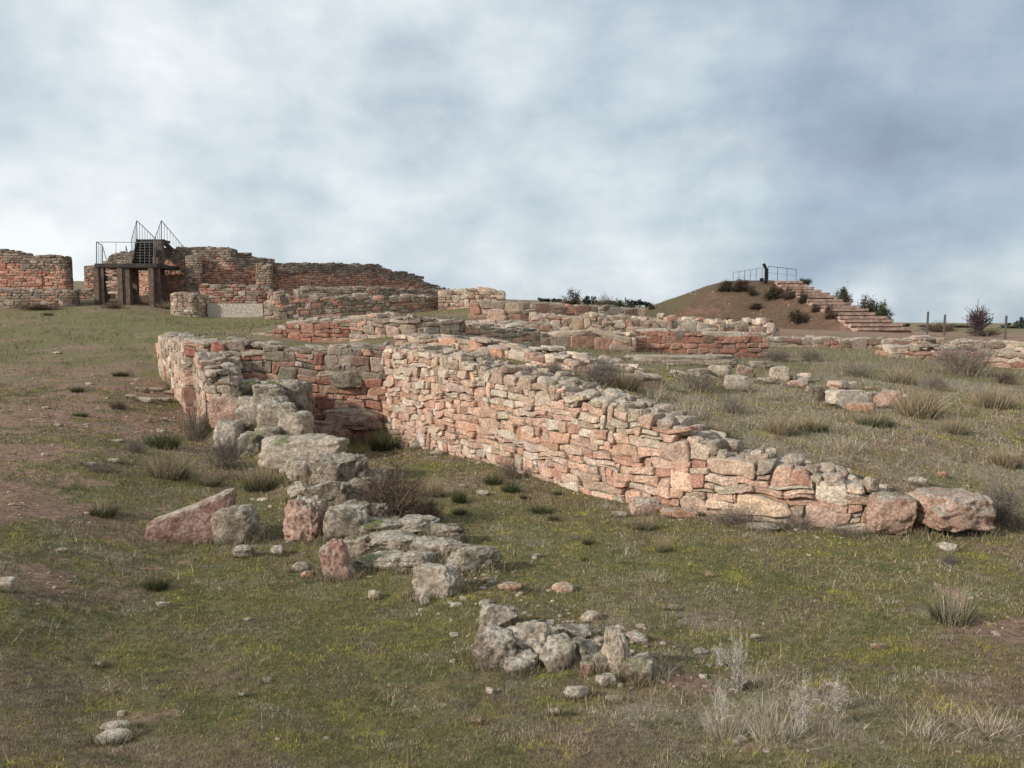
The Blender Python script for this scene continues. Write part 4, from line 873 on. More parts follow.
PL = [
 (152, 592, 34, 13, 'cushion', 'isolated dark green grass cushion on the open turf, lower left'), (98, 518, 34, 20, 'mixed', 'green tuft with straw wisps left above the triangular slab'), (158, 449, 44, 16, 'cushion', 'wide dark green tuft beside the left wall foot'),
 (163, 480, 54, 28, 'tussock', 'broad straw-coloured tussock left of the rubble bank'), (258, 492, 44, 30, 'mixed', 'green-footed straw tussock right above the speckled boulder'), (222, 470, 46, 34, 'twiggy', 'grey twiggy shrub between the straw tussock and the rubble bank'),
 (190, 442, 34, 52, 'twiggy', 'tall grey twiggy shrub growing up against the left wall'), (175, 392, 34, 22, 'tussock', 'orange-brown tussock at the corner of the left wall'), (130, 452, 30, 12, 'twiggy', 'low grey shrub on the left slope'), (205, 487, 30, 14, 'mixed', 'small green tuft below the grey shrub'),
 (95, 474, 30, 12, 'twiggy', 'low dry tuft beside pale stones on the left slope'), (115, 410, 22, 8, 'bramble', 'dark low tuft below the small stone pile'), (78, 417, 18, 5, 'cushion', 'thin dark tuft on the red earth'), (75, 393, 16, 6, 'cushion', 'small dark tuft left of the stone pile'), (118, 377, 20, 5, 'cushion', 'flat green tuft above the small stone pile'),
 (383, 452, 40, 22, 'cushion', 'dark green tussock in the inner corner of the court'), (388, 522, 84, 54, 'bramble', 'large brown bramble sprawling over the rubble bank'), (425, 524, 40, 26, 'bramble', 'smaller brown bramble on the right side of the rubble bank'), (432, 498, 30, 20, 'tussock', 'straw tuft beside the brown bramble'),
 (508, 480, 30, 24, 'twiggy', 'grey twiggy shrub at the foot of the long wall'), (493, 486, 24, 12, 'cushion', 'green tuft left of the grey shrub by the wall'), (511, 494, 24, 11, 'cushion', 'green tuft in front of the grey shrub by the wall'), (459, 504, 20, 14, 'cushion', 'round green tuft in the middle of the court'), (460, 516, 20, 8, 'cushion', 'low green tuft in front of the round one in the court'),
 (523, 500, 10, 6, 'cushion', 'tiny dark tuft right of the court centre'), (541, 515, 30, 8, 'cushion', 'flat dark tuft on the court grass'), (554, 522, 16, 7, 'cushion', 'small dark tuft beside the flat one'), (558, 496, 14, 5, 'cushion', 'thin dark tuft near the wall'),
 (610, 494, 28, 12, 'cushion', 'dark green tuft against the middle foot of the long wall'), (632, 503, 22, 9, 'bramble', 'brownish tuft against the foot of the long wall'), (575, 489, 30, 10, 'wisp', 'grey wisps along the foot of the long wall'), (645, 531, 42, 14, 'mixed', 'wide dark tuft in front of the reddish leaning block'),
 (664, 553, 20, 16, 'mixed', 'green tuft with straw stalks right of centre'), (588, 546, 14, 9, 'cushion', 'small green tuft in the centre grass'), (585, 562, 10, 7, 'cushion', 'smaller green tuft below the other in the centre grass'), (655, 640-55, 40, 12, 'wisp', 'pale wispy grass patch right of centre'),
 (740, 528, 60, 20, 'twiggy', 'grey-pink dry shrub along the right foot of the long wall'), (800, 532, 56, 20, 'twiggy', 'second grey-pink dry shrub farther right along the wall foot'), (850, 538, 44, 16, 'twiggy', 'low dry shrub before the right end of the long wall'),
 (958, 627, 52, 24, 'cushion', 'dark green tussock on reddish soil at the right'), (960, 628, 46, 46, 'wisp', 'straw stalks rising from the dark green tussock at the right'), (952, 566, 24, 12, 'twiggy', 'small dry shrub below the flat-topped block'), (1012, 530, 60, 44, 'twiggy', 'grey shrub at the right edge beside the flat-topped block'),
 (555, 377, 24, 16, 'twiggy', 'grey tuft behind the top of the long wall, left of the larger shrub'), (600, 386, 60, 28, 'twiggy', 'spreading grey shrub behind the top of the long wall'), (625, 390, 40, 22, 'tussock', 'straw grass clump right of the spreading grey shrub'), (655, 400, 40, 20, 'wisp', 'wispy pale grass on the terrace behind the wall'), (700, 393, 50, 26, 'twiggy', 'pale grey shrub left of the terrace block group'),
 (690, 420, 50, 24, 'wisp', 'grey-green wispy grass on the terrace above the wall step'), (720, 440, 28, 18, 'mixed', 'green tussock close behind the wall top'), (735, 415, 34, 22, 'twiggy', 'grey-green shrub in front of the terrace block group'), (785, 436, 40, 20, 'tussock', 'straw tuft at the terrace front, left one'), (815, 433, 44, 18, 'mixed', 'brown-green tuft at the terrace front, middle'), (880, 428, 44, 18, 'mixed', 'dark tuft at the terrace front below the boulders'),
 (926, 420, 56, 30, 'tussock', 'big straw tussock right of the pinkish boulder'), (960, 436, 36, 16, 'tussock', 'smaller straw tussock in front of the big one'), (1000, 410, 50, 22, 'tussock', 'straw tussock near the right edge of the terrace'), (975, 378, 74, 36, 'twiggy', 'large bare grey bush on the right of the terrace'), (830, 404, 26, 14, 'bramble', 'dark brown tuft left of the white angular boulder'), (862, 378, 40, 14, 'twiggy', 'low grey shrub row behind the terrace, left'), (905, 385, 40, 16, 'tussock', 'pale tuft behind the pinkish boulder'),
 (780, 362, 40, 12, 'twiggy', 'grey shrub at the right end of the dark red wall'), (815, 362, 34, 12, 'twiggy', 'grey shrub before the long low course of pale stones'), (1012, 470, 40, 20, 'tussock', 'dry tussock at the right edge above the grey shrub'), (770, 400, 30, 14, 'wisp', 'wispy tuft below the terrace block group'), (850, 455, 60, 16, 'wisp', 'grey-green ground grass behind the wall end'), (940, 392, 34, 14, 'twiggy', 'small dark shrub left of the large bare bush'), (1010, 385, 24, 12, 'bramble', 'brown tuft right of the large bare bush'),
 (165, 309, 30, 7, 'tussock', 'dry grass at the foot of the wooden platform, right'), (110, 309, 26, 6, 'bramble', 'brown tuft at the foot of the wooden platform, left'), (30, 311, 50, 6, 'bramble', 'brown tufts along the far left wall foot'), (188, 316, 20, 7, 'tussock', 'dry grass in front of the whitish masonry block'), (46, 316, 12, 3, 'cushion', 'tiny dark tuft below the far left wall'),
 (745, 690, 20, 14, 'bramble', 'dark reddish clump at the base of the tall dead thistle'),
]
for a, b, w_, h_, kd, l in PL: plant(a, b, w_, h_, kd, l)
TH = [(742, 694, 34, 64, 'tall silvery dead thistle standing in the right foreground'), (722, 736, 30, 52, 'curved silvery dead thistle at the left of the foreground dry clump'), (806, 738, 34, 66, 'upright silvery dead thistle at the right of the foreground dry clump'), (842, 716, 44, 34, 'leaning dead thistle branch right of the upright one'), (722, 658+10, 22, 22, 'short pale thistle left of the tall dead one')]
for i, (a, b, w_, h_, l) in enumerate(TH): plant(a, b, w_, h_, 'thistle', l, seed=i+1)
WI = [(730, 742, 70, 40, 'pale dry grass clump around the curved thistle'), (780, 744, 80, 40, 'pale dry grass clump between the foreground thistles'), (835, 742, 60, 26, 'thin dry grass right of the upright thistle'), (940, 748, 80, 26, 'sparse pale stalks near the bottom right'), (1000, 742, 80, 22, 'grey dry tangle in the bottom right corner'), (790, 752, 90, 14, 'flattened dry stalks below the thistles'), (770, 690, 70, 20, 'dry grass behind the foreground thistles'), (600, 676, 30, 26, 'grey stalks growing between the foreground rocks'), (660, 684, 40, 22, 'grey stalks right of the standing pointed rock')]
for a, b, w_, h_, l in WI: plant(a, b, w_, h_, 'wisp', l)
# bushes on the mound
MB_ = [(727, 293, 18, 9, 'leftmost dark bush high on the mound'), (742, 293, 20, 10, 'dark bush below the left railing on the mound'), (753, 298, 11, 6, 'small dark bush just below the others under the railing'), (776, 301, 22, 12, 'large dark bush left of the upper stairway'), (789, 300, 15, 10, 'dark bush touching the upper stairway'), (757, 311, 16, 5, 'flat dark bush in the middle of the mound face'),
       (804, 304, 11, 11, 'round dark bush beside the middle stairway'), (817, 313, 10, 7, 'small bush left of the lower stairway'), (800, 325, 24, 11, 'broad dark bush at the foot of the mound'), (833, 321, 17, 12, 'dark round bush at the left of the lowest steps'), (730, 325, 13, 5, 'low bush at the left foot of the mound'), (652, 310, 7, 5, 'tiny bush on the left skyline of the mound'), (768, 325, 9, 4, 'tiny bush at the middle foot of the mound')]
for a, b, w_, h_, l in MB_: plant(a, b, w_, h_, 'dark_bush', l, fn=mound_h)
for a, b, w_, h_, Y, kd, l in [(806, 285, 13, 6, 85, 'green_bush', 'pale bush behind the top of the stairway'), (845, 302, 18, 13, 78, 'green_bush', 'green bush on the skyline right of the stairway'), (869, 313, 20, 15, 75, 'dark_bush', 'dark bush on the skyline, middle of three right of the stairway'), (884, 319, 20, 15, 74, 'green_bush', 'green bush lowest of three right of the stairway'),
      (571, 306, 26, 14, 60, 'dark_bush', 'round dark bush on the skyline above the centre walls'), (604, 309, 24, 13, 62, 'bramble', 'brown bush on the skyline right of the round one'), (622, 310, 26, 9, 62, 'green_bush', 'low dark bush on the skyline near the fence posts'), (945, 332, 40, 9, 68, 'bramble', 'low brown scrub on the right skyline'), (990, 336, 40, 8, 68, 'bramble', 'low brown scrub near the bare tree')]:
    plant(a, b, w_, h_, kd, l, Y=Y)

# far trees along the horizon: countable small crowns
def far_tree(px, py, w, h, Y, label):
    rng = np.random.RandomState(px); p = W(px, py, Y); s = Y/F
    root = empty('tree', p, label, 'tree', 'trees on the far skyline')
    N = 500; c = rng.normal(size=(9, 3))*np.array((.28, .28, .18))+np.array((0, 0, .62)); q = c[rng.randint(0, 9, N)]+rng.normal(0, .11, (N, 3))
    a = rng.normal(size=(N, 3))*.06; b = rng.normal(size=(N, 3))*.06; V = np.stack([q-a, q+b, q+a, q-b], 1).reshape(-1, 3)*np.array((w*s, w*s, h*s))
    mk('crown', V, np.arange(N*4).reshape(N, 4), M_plant, root, pc([(.04, .05, .045), (.055, .062, .05), (.06, .065, .05)], N, rng, 4))
    mb = MB(); mb.bar((0, 0, -.3), (0, 0, h*s*.6), .25); mb.build('trunk', M_post, root)
k = 0
names = ['low', 'broad', 'rounded', 'flat-topped', 'small', 'ragged', 'bushy', 'wide']
for px, py, w, h, l in [(545, 303, 14, 5, 'leftmost tree of the far skyline row'), (558, 303.5, 14, 5, 'far tree just left of the round skyline bush'), (588, 304, 14, 6, 'far tree between the two skyline bushes'), (634, 306, 12, 6, 'far tree right of the fence posts'), (646, 307, 12, 5, 'far tree at the left foot of the mound'),
                        (592, 304, 18, 4, 'wide low far tree in the centre gap'), (1010, 331, 16, 6, 'far tree at the right edge of the horizon'), (1020, 330, 14, 10, 'tallest far tree at the right edge'), (925, 329, 18, 5, 'far tree just right of the stairway foot'), (955, 330, 18, 4, 'far tree behind the fence posts on the right'), (640, 305, 20, 4, 'low far tree near the mound'), (960, 329, 30, 4, 'broad low far tree left of the bare tree'), (1000, 331, 14, 4, 'low far tree right of the bare tree'), (905, 328, 12, 4, 'low far tree behind the lowest steps'), (610, 304, 16, 4, 'low far tree behind the brown bush')]:
    far_tree(px, py+1, w*.75, h*1.1, 160, l)
# bare tree
def bare_tree():
    rng = np.random.RandomState(5); p = W(977, 338, 66); s = 66/F
    root = empty('bare_tree', p, 'leafless purplish sapling with a dense twiggy crown on the right skyline', 'tree')
    mb = MB(); mb.bar((0, 0, -.2), (.02, 0, 1.0), .11); mb.bar((.02, 0, 1.0), (-.05, 0, 2.3), .06); mb.bar((-.05, 0, 2.3), (-.02, 0, 3.0), .03); mb.build('trunk', M_post, root)
    cr = MB()
    for i in range(130):
        z = rng.uniform(.3, 1.5); a = rng.uniform(0, 6.28); r = rng.uniform(.3, 1.0)*(1.1 if z < 1.2 else .7); z2 = z+rng.uniform(.3, .9)
        A = np.array((0, 0, z)); B = np.array((r*math.cos(a), r*math.sin(a), z2)); cr.bar(A, B, .03)
        for j in range(3):
            t = rng.uniform(.3, 1); C = A+(B-A)*t; cr.bar(C, C+rng.normal(0, .25, 3)+np.array((0, 0, .2)), .022)
    cr.build('crown', M_bark, root)
M_bark = plain_mat('grey_bark', (.085, .06, .06), .3, 8, .9)
bare_tree()

# ------------------------------------------------------------------ stairway on the mound, railings, sculpture, posts
def stairway():
    root = empty('stairway', S1, 'wide terraced stairway of pale treads and reddish risers climbing the mound', 'stairway')
    srng = np.random.RandomState(8); n = 15; e = S1-S0; L_ = np.linalg.norm(e[:2]); t2 = e[:2]/L_; side = np.array((-t2[1], t2[0])); ax = np.array([(side[0], side[1], 0), (t2[0], t2[1], 0), (0, 0, 1.)])
    rise = -e[2]/n
    for i in range(n):
        f = (i+.5)/n; c = S0+e*f; hw = 1.15+1.15*f+srng.uniform(-.1, .1); rl = L_/n; c = c+np.array((srng.uniform(-.12, .12), 0, 0))
        top = S0[2]-rise*(i+.35)+srng.uniform(-.03, .03)
        mb = MB(); mb.box((c[0], c[1], top-.2), (hw, rl/2-.05, .2), ax)
        q = c[:2]+t2*(rl/2+.02); mb.box((q[0], q[1], top-.075), (hw+.08, .09, .115), ax); o = mb.build('step', M_gravel, root, S1)
        r = MB(); q = c[:2]+t2*(rl/2-.02); r.box((q[0], q[1], top-.28), (hw+.02, .05, .1), ax); r.build('riser', M_riser, o, S1)
stairway()
def path_strip():
    a = [(905, 329, 66), (960, 333, 60), (1024, 341, 52)]; V = []
    for px, py, Y in a:
        p = W(px, py, Y)
        for dy in (-2.2, 2.2): V.append((p[0], p[1]+dy, G(p[0], p[1]+dy)+.06))
    V = np.array(V); n = []
    for i in range(41):
        t = i/40*2; k = min(int(t), 1); f = t-k; r0 = V[2*k]*(1-f)+V[2*k+2]*f; r1 = V[2*k+1]*(1-f)+V[2*k+3]*f
        for j in range(9):
            q = r0*(1-j/8)+r1*j/8; n.append((q[0], q[1], G(q[0], q[1])+.05))
    f = [(i*9+j, i*9+j+1, i*9+j+10, i*9+j+9) for i in range(40) for j in range(8)]
    tag(mk('path', n, f, M_gravel, smooth=True), kind='structure')
path_strip()
def guard(pts, hgt, label, nposts, name='railing', mids=(.5,), w=.04):
    """railing along two or more points"""
    pts = [np.array(p) for p in pts]; base = pts[0]; root = empty(name, base, label, 'railing')
    rl = MB()
    for a, b in zip(pts, pts[1:]):
        rl.bar(a+(0, 0, hgt), b+(0, 0, hgt), w)
    rl.build('handrail', M_rail, root, base)
    m = MB()
    for a, b in zip(pts, pts[1:]):
        for q in mids: m.bar(a+(0, 0, hgt*q), b+(0, 0, hgt*q), w*.45)
    m.build('wire', M_rail, root, base)
    for a, b in zip(pts, pts[1:]):
        for i in range(nposts):
            t = i/(nposts-1); p = a*(1-t)+b*t; pm = MB(); pm.bar(p-(0, 0, .1), p+(0, 0, hgt), w); pm.build('post', M_rail, root, base)
    return root
mt = lambda px, Y, dy=0: np.array((W(px, 300, Y)[0], Y, float(mound_h(np.array([W(px, 300, Y)[0]]), np.array([float(Y)]))[0])))
guard([W(733, 284, 86), W(762, 279.5, 84)], 1.15, 'thin metal railing on the left of the mound top', 6, w=.05)
guard([W(768, 279, 84), W(796, 282, 86)], 1.25, 'thin metal railing at the head of the stairway on the mound', 4, w=.05)
def sculpture():
    p = W(766, 281, 84); root = empty('iron_post', p, 'black bent iron post standing on top of the mound', 'post')
    mb = MB(); mb.bar((0, 0, -.2), (0, 0, 1.15), .26); mb.build('shaft', M_black, root)
    m2 = MB(); m2.bar((.02, 0, 1.1), (-.28, 0, 1.68), .24); m2.build('bent_arm', M_black, root)
    m3 = MB(); m3.box((-.42, 0, .1), (.16, .16, .18)); m3.build('foot_block', M_black, root)
sculpture()
for px, pb, pt, Y, l in [(927, 331, 312, 60, 'fence post left of the pair on the right skyline'), (944, 332, 315, 60, 'fence post right of the pair on the right skyline'), (1005, 338, 316, 58, 'fence post standing alone right of the bare tree'), (591, 308, 297, 60, 'thin fence post between the two skyline bushes'), (625, 309, 298, 60, 'thin fence post right of the brown skyline bush')]:
    p = W(px, pb, Y); q = W(px, pt, Y); mb = MB(); mb.bar((0, 0, -.3), (.03, 0, q[2]-p[2]), .11 if px > 700 else .07); mb.bar((.03, 0, q[2]-p[2]), (.03, 0, q[2]-p[2]+.04), .07)
    o = mb.build('fence_post', M_post); o.location = p; tag(o, l, 'fence post', 'fence posts on the skyline')

# ------------------------------------------------------------------ viewing platform on the left
def platform():
    Y0 = 40.0; base = W(126, 304.5, Y0); root = empty('viewing_platform', base, 'brown steel viewing platform with railings and a stair up to the high red wall', 'viewing platform')
    Q = lambda px, py, dy=0.: W(px, py, Y0+dy)
    def part(name, m, mat): return m.build(name, mat, root, base)
    zt = Q(126, 263.5)[2]; gzb = base[2]
    a = Q(95, 263.5); b = Q(157, 263.5)
    m = MB(); m.box(((a[0]+b[0])/2, Y0+1.3, zt-.09), ((b[0]-a[0])/2, 1.36, .09)); part('deck', m, M_deck)
    for px, dy, w, tpy in [(98, .1, .24, 265.5), (103.5, .9, .18, 265.5), (121.5, .1, .24, 265.5), (128.5, .2, .30, 265.5), (136, 1.3, .24, 265.5), (152.5, .1, .24, 265.5), (157.5, .35, .24, 257), (161, 1.9, .34, 241), (106, 2.4, .2, 265.5), (132, 2.4, .2, 265.5)]:
        p = Q(px, 300, dy); t = min(Q(px, tpy, dy)[2], zt-.18) if tpy > 260 else Q(px, tpy, dy)[2]
        m = MB(); m.box((p[0], p[1], (gzb-.4+t)/2), (w/2, w/2, (t-gzb+.4)/2)); part('post', m, M_steel)
    m = MB(); m.bar(Q(96, 266.8, .1), Q(156, 266.8, .1), .14); part('beam', m, M_steel)
    m = MB(); m.bar(Q(121, 299.5, .9), Q(152, 299, .9), .12, .36); part('beam', m, M_steel)
    for i in range(8):
        f = i/7; m = MB(); dy = 1.8-f*1.5; p0 = Q(104.5+f*5, 268.5+i*3.45, dy); p1 = Q(120.5, 268.5+i*3.45, dy); c = (p0+p1)/2
        m.box(c, ((p1-p0)[0]/2, .15, .05)); part('tread', m, M_tread)
    m = MB(); m.bar(Q(103.5, 266, 1.9), Q(109.5, 297, .2), .07, .22); part('stringer', m, M_deck)
    ya, yb = .9, 2.3
    for i in range(8):
        f = i/7; m = MB(); dy = ya+(yb-ya)*f; l = Q(133.5+f*3.8, 261-f*19, dy); r_ = Q(153.5+f*.5, 261-f*19, dy); c = (l+r_)/2
        m.box(c, ((r_-l)[0]/2, .12, .03)); m.box(c+(0, .1, -.06), ((r_-l)[0]/2, .015, .06)); part('tread', m, M_deck)
    for a, b in (((133, 262.5), (137.3, 241)), ((154, 262.5), (154.6, 241))):
        m = MB(); m.bar(Q(*a, ya), Q(*b, yb), .07, .26); part('stringer', m, M_deck)
    l = Q(137, 240.7, yb); r_ = Q(163, 240.7, yb); m = MB(); m.box((l+r_)/2+(0, .4, 0), ((r_-l)[0]/2, .5, .06)); part('landing', m, M_deck)
    m = MB(); m.bar(Q(162.5, 240.7, yb), Q(172, 250, yb+.5), .1, .2); part('stringer', m, M_deck)
    m = MB(); c = Q(157.5, 250, yb-.15); m.box(c, (.16, .04, .4)); part('side_panel', m, M_deck)
    def rail(a, b, ba, bb, n, w=.028):
        """top from a to b, feet from ba to bb"""
        m = MB(); m.bar(a, b, w)
        for i in range(n):
            t = i/(n-1); m.bar(ba*(1-t)+bb*t, a*(1-t)+b*t, w if i in (0, n-1) else .016)
        part('railing', m, M_rail)
    rail(Q(96.5, 242), Q(135.5, 242.3), Q(96.5, 263.5), Q(135.5, 263.5), 3)
    rail(Q(135.5, 242.3), Q(154, 242.3), Q(135.5, 263.5), Q(154, 263.5), 5)
    rail(Q(96.5, 242), Q(102, 245, 2.2), Q(96.5, 263.5), Q(102, 263, 2.2), 4)
    rail(Q(102.5, 246, .3), Q(107, 262, .3), Q(102.5, 263.5, .3), Q(107, 265, .3), 2)
    rail(Q(126, 246, .6), Q(130, 263, .6), Q(126, 263.5, .6), Q(130, 264.5, .6), 2)
    rail(Q(131.3, 240, ya), Q(136.7, 220.5, yb), Q(132.5, 262, ya), Q(137, 240.5, yb), 5)
    rail(Q(153.8, 241, ya), Q(161.3, 220.5, yb), Q(154, 262, ya), Q(161.3, 240.5, yb), 5)
    rail(Q(136.7, 220.5, yb), Q(155.5, 238.5, yb+.8), Q(137, 240.5, yb), Q(155.5, 247, yb+.8), 8)
    rail(Q(161.3, 220.5, yb), Q(184.5, 248, yb+.8), Q(161.5, 240.5, yb), Q(184.5, 250, yb+.8), 9)
platform()

# ------------------------------------------------------------------ turf, stems, pebbles (stuff)
def turf():
    rng = np.random.RandomState(21)
    def field(N, ymin, ymax, h0, h1, w0, cl, name, straw=False, p=1.0, label='short turf of green and dry blades'):
        # uniform over the view trapezoid, denser near
        y = np.exp(rng.uniform(math.log(ymin), math.log(ymax), N)) if p == 1 else ymin+(ymax-ymin)*rng.rand(N)
        x = rng.uniform(-1, 1, N)*(y*.68+1.2)
        r, g, s = soilmask(x, y); m = fbm(x, y, 3.2, 3, 31)
        if straw: keep = rng.rand(N) < np.clip(s*1.2+m*1.4-.25-r*.7, .0, 1)
        else: keep = rng.rand(N) < np.clip(.80-r*.9+m*.9, .04, 1)
        x, y, r, g, s = x[keep], y[keep], r[keep], g[keep], s[keep]; n = len(x); z = gz(x, y)
        scale = (y/5)**.5 if not straw else np.ones(n)
        h = rng.uniform(h0, h1, n)*scale; w = w0*np.maximum(y/4.5, .8)*rng.uniform(.6, 1.5, n)
        az = rng.uniform(0, 6.283, n); le = rng.uniform(.2, 1.25, n)*h if not straw else rng.uniform(.1, .95, n)*h
        tip = np.stack([x+np.cos(az)*le, y+np.sin(az)*le, z+h*np.sqrt(np.clip(1-(le/h/1.6)**2, .1, 1))], -1)
        a2 = rng.uniform(0, 6.283, n); dx, dy = np.cos(a2)*w/2, np.sin(a2)*w/2
        V = np.stack([np.stack([x-dx, y-dy, z-.004], -1), np.stack([x+dx, y+dy, z-.004], -1), tip], 1).reshape(-1, 3)
        if straw: c = np.array(STRAW+[(.33, .29, .22)])[rng.randint(0, 5, n)]*1.15
        else:
            def P(t): t = np.array(t); return t[rng.randint(0, len(t), n)]
            c = P([(.125, .118, .038), (.16, .148, .05), (.19, .175, .07), (.09, .092, .03)])
            a1 = fbm(x, y, .9, 5, 81, .6); a2 = fbm(x, y, 2.3, 4, 83, .6); a3 = fbm(x, y, 1.4, 4, 87, .6); a4 = fbm(x, y, 6., 3, 89)
            br = P([(.19, .145, .09), (.25, .195, .125), (.135, .10, .065), (.32, .26, .18)]); pu = P([(.15, .115, .09), (.20, .16, .13), (.11, .085, .065)])
            c = np.where((rng.rand(n) < np.clip(.42-g*.45+s*.3+sstep(-.05, .22, a1+a4*.4)*.55, .08, .95))[:, None], br, c)
            c = np.where((rng.rand(n) < sstep(.10, .26, a2+a4*.3)*.65)[:, None], P([(.26, .245, .04), (.31, .28, .06), (.21, .205, .04)]), c)
            c = np.where((rng.rand(n) < sstep(.12, .28, a3-a4*.3)*.75)[:, None], P([(.055, .085, .03), (.075, .10, .035), (.10, .115, .045)]), c)
            c = np.where((rng.rand(n) < sstep(.10, .26, -a3+a4*.3)*.8)[:, None], pu, c)
            c = np.where((rng.rand(n) < sstep(.14, .3, -a2+s*.1)*.7)[:, None], P([(.30, .27, .20), (.24, .22, .17)]), c)
        c = c*np.array((1.26, 1.2, 1.22))*(1+rng.normal(0, .26, (n, 1)))
        mk_o = mk(name, V, np.arange(n*3).reshape(n, 3), M_plant, None, np.repeat(np.clip(c, .01, .7), 3, 0))
        return tag(mk_o, label, 'grass', kind='stuff')
    field(1300000, 2.6, 17, .005, .024, .0030, None, 'turf')
    field(30000, 3.2, 12, .03, .11, .0018, None, 'dry_stems', True, label='thin upright dry stems scattered in the turf')
    # terrace grasses: taller
    N = 90000; x = rng.uniform(-2, 16, N); y = rng.uniform(9, 30, N); d = sdf(x, y, terr); m = fbm(x, y, 1.3, 4, 51)
    r, g, s = soilmask(x, y)
    kp = (d > .9) & (rng.rand(N) < np.clip(.25+m*1.8+s*.3, 0, 1)) & (np.abs(x) < y*.72+1); x, y, g, s = x[kp], y[kp], g[kp], s[kp]; n = len(x); z = gz(x, y)
    h = rng.uniform(.05, .17, n); V, F_, k_ = blades(np.stack([x, y, z-.01], -1), h, rng.uniform(.2, 1.3, n), rng.uniform(.006, .014, n), rng.uniform(0, 6.28, n), seg=2, rng=rng)
    tone = 1.15*np.array([(.13, .13, .075), (.19, .175, .12), (.27, .24, .17), (.18, .145, .10), (.10, .105, .06)])[rng.randint(0, 5, n)]
    stw = np.array(STRAW)[rng.randint(0, 4, n)]*.8; f = (rng.rand(n) < .15+s*.2)[:, None]; c = np.where(f, stw, tone)*(1+rng.normal(0, .2, (n, 1)))
    tag(mk('terrace_grass', V, F_, M_plant, None, np.repeat(np.clip(c, .01, .6), k_, 0)), 'rough grey-green grass covering the raised terrace', 'grass', kind='stuff')
    # slope grasses on the left and beyond
    N = 150000; y = np.exp(rng.uniform(math.log(9), math.log(42), N)); x = rng.uniform(-.75, .25, N)*y; d = sdf(x, y, terr); m = fbm(x, y, .9, 4, 61); r, g, s = soilmask(x, y)
    kp = (rng.rand(N) < np.clip(.25+m*2.2-r*.5+fbm(x, y, 3., 3, 63)*1.4, 0.04, 1)) & ((x < -y*.30) | (y > 21)); x, y = x[kp], y[kp]; n = len(x); z = gz(x, y)
    V, F_, k_ = blades(np.stack([x, y, z-.01], -1), rng.uniform(.03, .12, n)*(1+.8*sstep(.1, .3, fbm(x, y, .5, 3, 66)))*np.clip((y-7)/12, .35, 1), rng.uniform(.3, 1.3, n), rng.uniform(.4, 1., n)*.00075*np.maximum(y, 9), rng.uniform(0, 6.28, n), seg=2, rng=rng)
    c = np.array([(.12, .12, .05), (.18, .155, .09), (.26, .21, .14), (.16, .12, .085)])[rng.randint(0, 4, n)]*(1+rng.normal(0, .2, (n, 1)))
    tag(mk('slope_grass', V, F_, M_plant, None, np.repeat(np.clip(c, .01, .6), k_, 0)), 'low rough grass on the left slope', 'grass', kind='stuff')
turf()
def rock_skirts():
    rng = np.random.RandomState(77); xs = []; ys = []; hs = []
    for x, y, hw, hd, Y in RINGS:
        n = int(min(1500, 9000*(hw+hd)*min(1, 6/Y)))
        a = rng.uniform(0, 6.283, n); e = rng.normal(1.05, .16, n)
        xs.append(x+np.cos(a)*hw*e); ys.append(y+np.sin(a)*hd*e); hs.append(rng.uniform(.02, .05+min(.11, hw*.28), n)*np.where(rng.rand(n) < .2, 1.5, 1))
    x = np.concatenate(xs); y = np.concatenate(ys); h = np.concatenate(hs); k = rng.rand(len(x)) < np.clip(.6+fbm(x, y, 5., 3, 91)*2.2, .1, 1); x, y, h = x[k], y[k], h[k]; n = len(x)
    V, F_, k_ = blades(np.stack([x, y, gz(x, y)-.01], -1), h, rng.uniform(.2, 1.4, n), .0026*np.maximum(1, y/5)*rng.uniform(.6, 1.5, n), rng.uniform(0, 6.28, n), seg=2, rng=rng)
    c = np.array(STRAW+[(.13, .125, .045), (.17, .15, .07), (.22, .19, .15), (.10, .10, .04), (.28, .25, .21)])[rng.randint(0, 9, n)]*(1+rng.normal(0, .2, (n, 1)))
    tag(mk('skirt_grass', V, F_, M_plant, None, np.repeat(np.clip(c, .01, .6), k_, 0)), 'longer dry grass growing round the feet of the rocks', 'grass', kind='stuff')
rock_skirts()
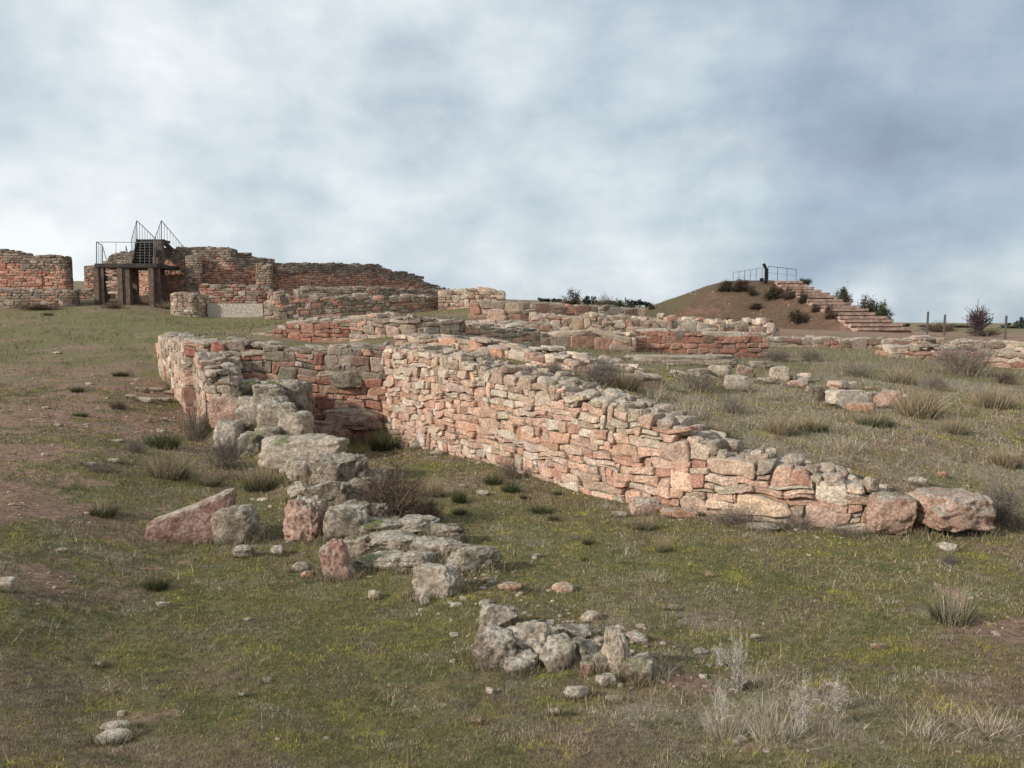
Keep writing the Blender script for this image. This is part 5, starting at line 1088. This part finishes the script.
def pebbles():
    rng = np.random.RandomState(33); N = 7000
    y = np.exp(rng.uniform(math.log(3), math.log(34), N)); x = rng.uniform(-1, 1, N)*(y*.66+.8)
    r, g, s = soilmask(x, y); nn = fbm(x, y, 1.1, 3, 71); kp = rng.rand(N) < np.clip(r*1.5+nn*.5-.12, .008, 1); x, y = x[kp], y[kp]
    # fragments at the feet of the walls
    for tab, cnt, sp in ((MAIN, 420, .35), (LEFT, 120, .5)):
        p = shift(tab, -.05); t = rng.uniform(0, len(p)-1.001, cnt); i = t.astype(int); f = (t-i)[:, None]; q = p[i]*(1-f)+p[i+1]*f+np.abs(rng.normal(0, sp, (cnt, 1)))*np.array((-.55, -.8)); x = np.append(x, q[:, 0]); y = np.append(y, q[:, 1])
    rp = np.array([W(a, b, c)[:2] for a, b, c, _ in RIDGE]); t = rng.uniform(0, len(rp)-1.001, 1100); i = t.astype(int); f = (t-i)[:, None]; q = rp[i]*(1-f)+rp[i+1]*f+rng.normal(0, .28, (1100, 2)); x = np.append(x, q[:, 0]); y = np.append(y, q[:, 1])
    n = len(x); z = gz(x, y); q9 = soilmask(x, y)[0]; rd = np.zeros(n, bool); rd[-1100:] = True; sz = np.exp(rng.normal(math.log(.007), .55, n))*np.where(rd, 1.8, 1+.5*q9)*np.maximum(1, (y/8)**.6); sz = np.minimum(sz, .07)
    q, Fc = stone_batch(n, 3, rng, k=3.5, cuts=5, rough=.15); a = rng.uniform(0, 3.14, n)[:, None]
    lx = q[..., 0]*sz[:, None]*rng.uniform(.8, 1.6, (n, 1)); ly = q[..., 1]*sz[:, None]; lz = q[..., 2]*sz[:, None]*rng.uniform(.3, .8, (n, 1))
    X = np.stack([x[:, None]+lx*np.cos(a)-ly*np.sin(a), y[:, None]+lx*np.sin(a)+ly*np.cos(a), z[:, None]+lz+sz[:, None]*.08], -1)
    c = pal(np.concatenate([PINK*.8, PALE*.8, GREY, PALE*.9]), n, rng); v, f, c = flat_batch(X, Fc, c)
    tag(mk('pebbles', v, f, M_stone, None, c), 'stone chips and pebbles scattered over the turf and soil', 'pebbles', kind='stuff')
    N = 30000; y = rng.uniform(58, 92, N); x = rng.uniform(6, 38, N); z = mound_h(x, y); m = fbm(x, y, .5, 4, 95)
    e = S1[:2]-S0[:2]; lat = np.abs((x-S0[0])*(-e[1])+(y-S0[1])*e[0])/np.linalg.norm(e)
    kp = (z > gz(x, y, False)-.1) & (rng.rand(N) < np.clip(.12+m*1.8, 0, 1)) & (lat > 2.7); x, y, z = x[kp], y[kp], z[kp]; n = len(x)
    V, F_, k_ = blades(np.stack([x, y, z-.02], -1), rng.uniform(.06, .22, n), rng.uniform(.4, 1.4, n), rng.uniform(.03, .07, n), rng.uniform(0, 6.28, n), seg=2, rng=rng)
    c = np.array([(.10, .075, .045), (.14, .11, .07), (.075, .065, .035), (.18, .15, .10)])[rng.randint(0, 4, n)]
    tag(mk('mound_grass', V, F_, M_plant, None, np.repeat(c, k_, 0)), 'thin brown grass and scrub on the mound', 'grass', kind='stuff')
    # white stones on the mound
    N = 150; y = rng.uniform(66, 90, N); x = rng.uniform(10, 30, N); z = mound_h(x, y); kp = (z > gz(x, y)+.3) & (fbm(x, y, .25, 2, 5) > -.15); x, y, z = x[kp], y[kp], z[kp]; n = len(x)
    q, Fc = stone_batch(n, 2, rng); sz = rng.uniform(.03, .10, n)[:, None, None]; X = q*sz*np.array((1, 1, .6))+np.stack([x, y, z], -1)[:, None]
    v, f, c = flat_batch(X, Fc, pal(PALE*1.1, n, rng)); tag(mk('mound_pebbles', v, f, M_stone, None, c), 'pale stones scattered over the mound face', 'pebbles', kind='stuff')
pebbles()
print('objects', len(bpy.data.objects))
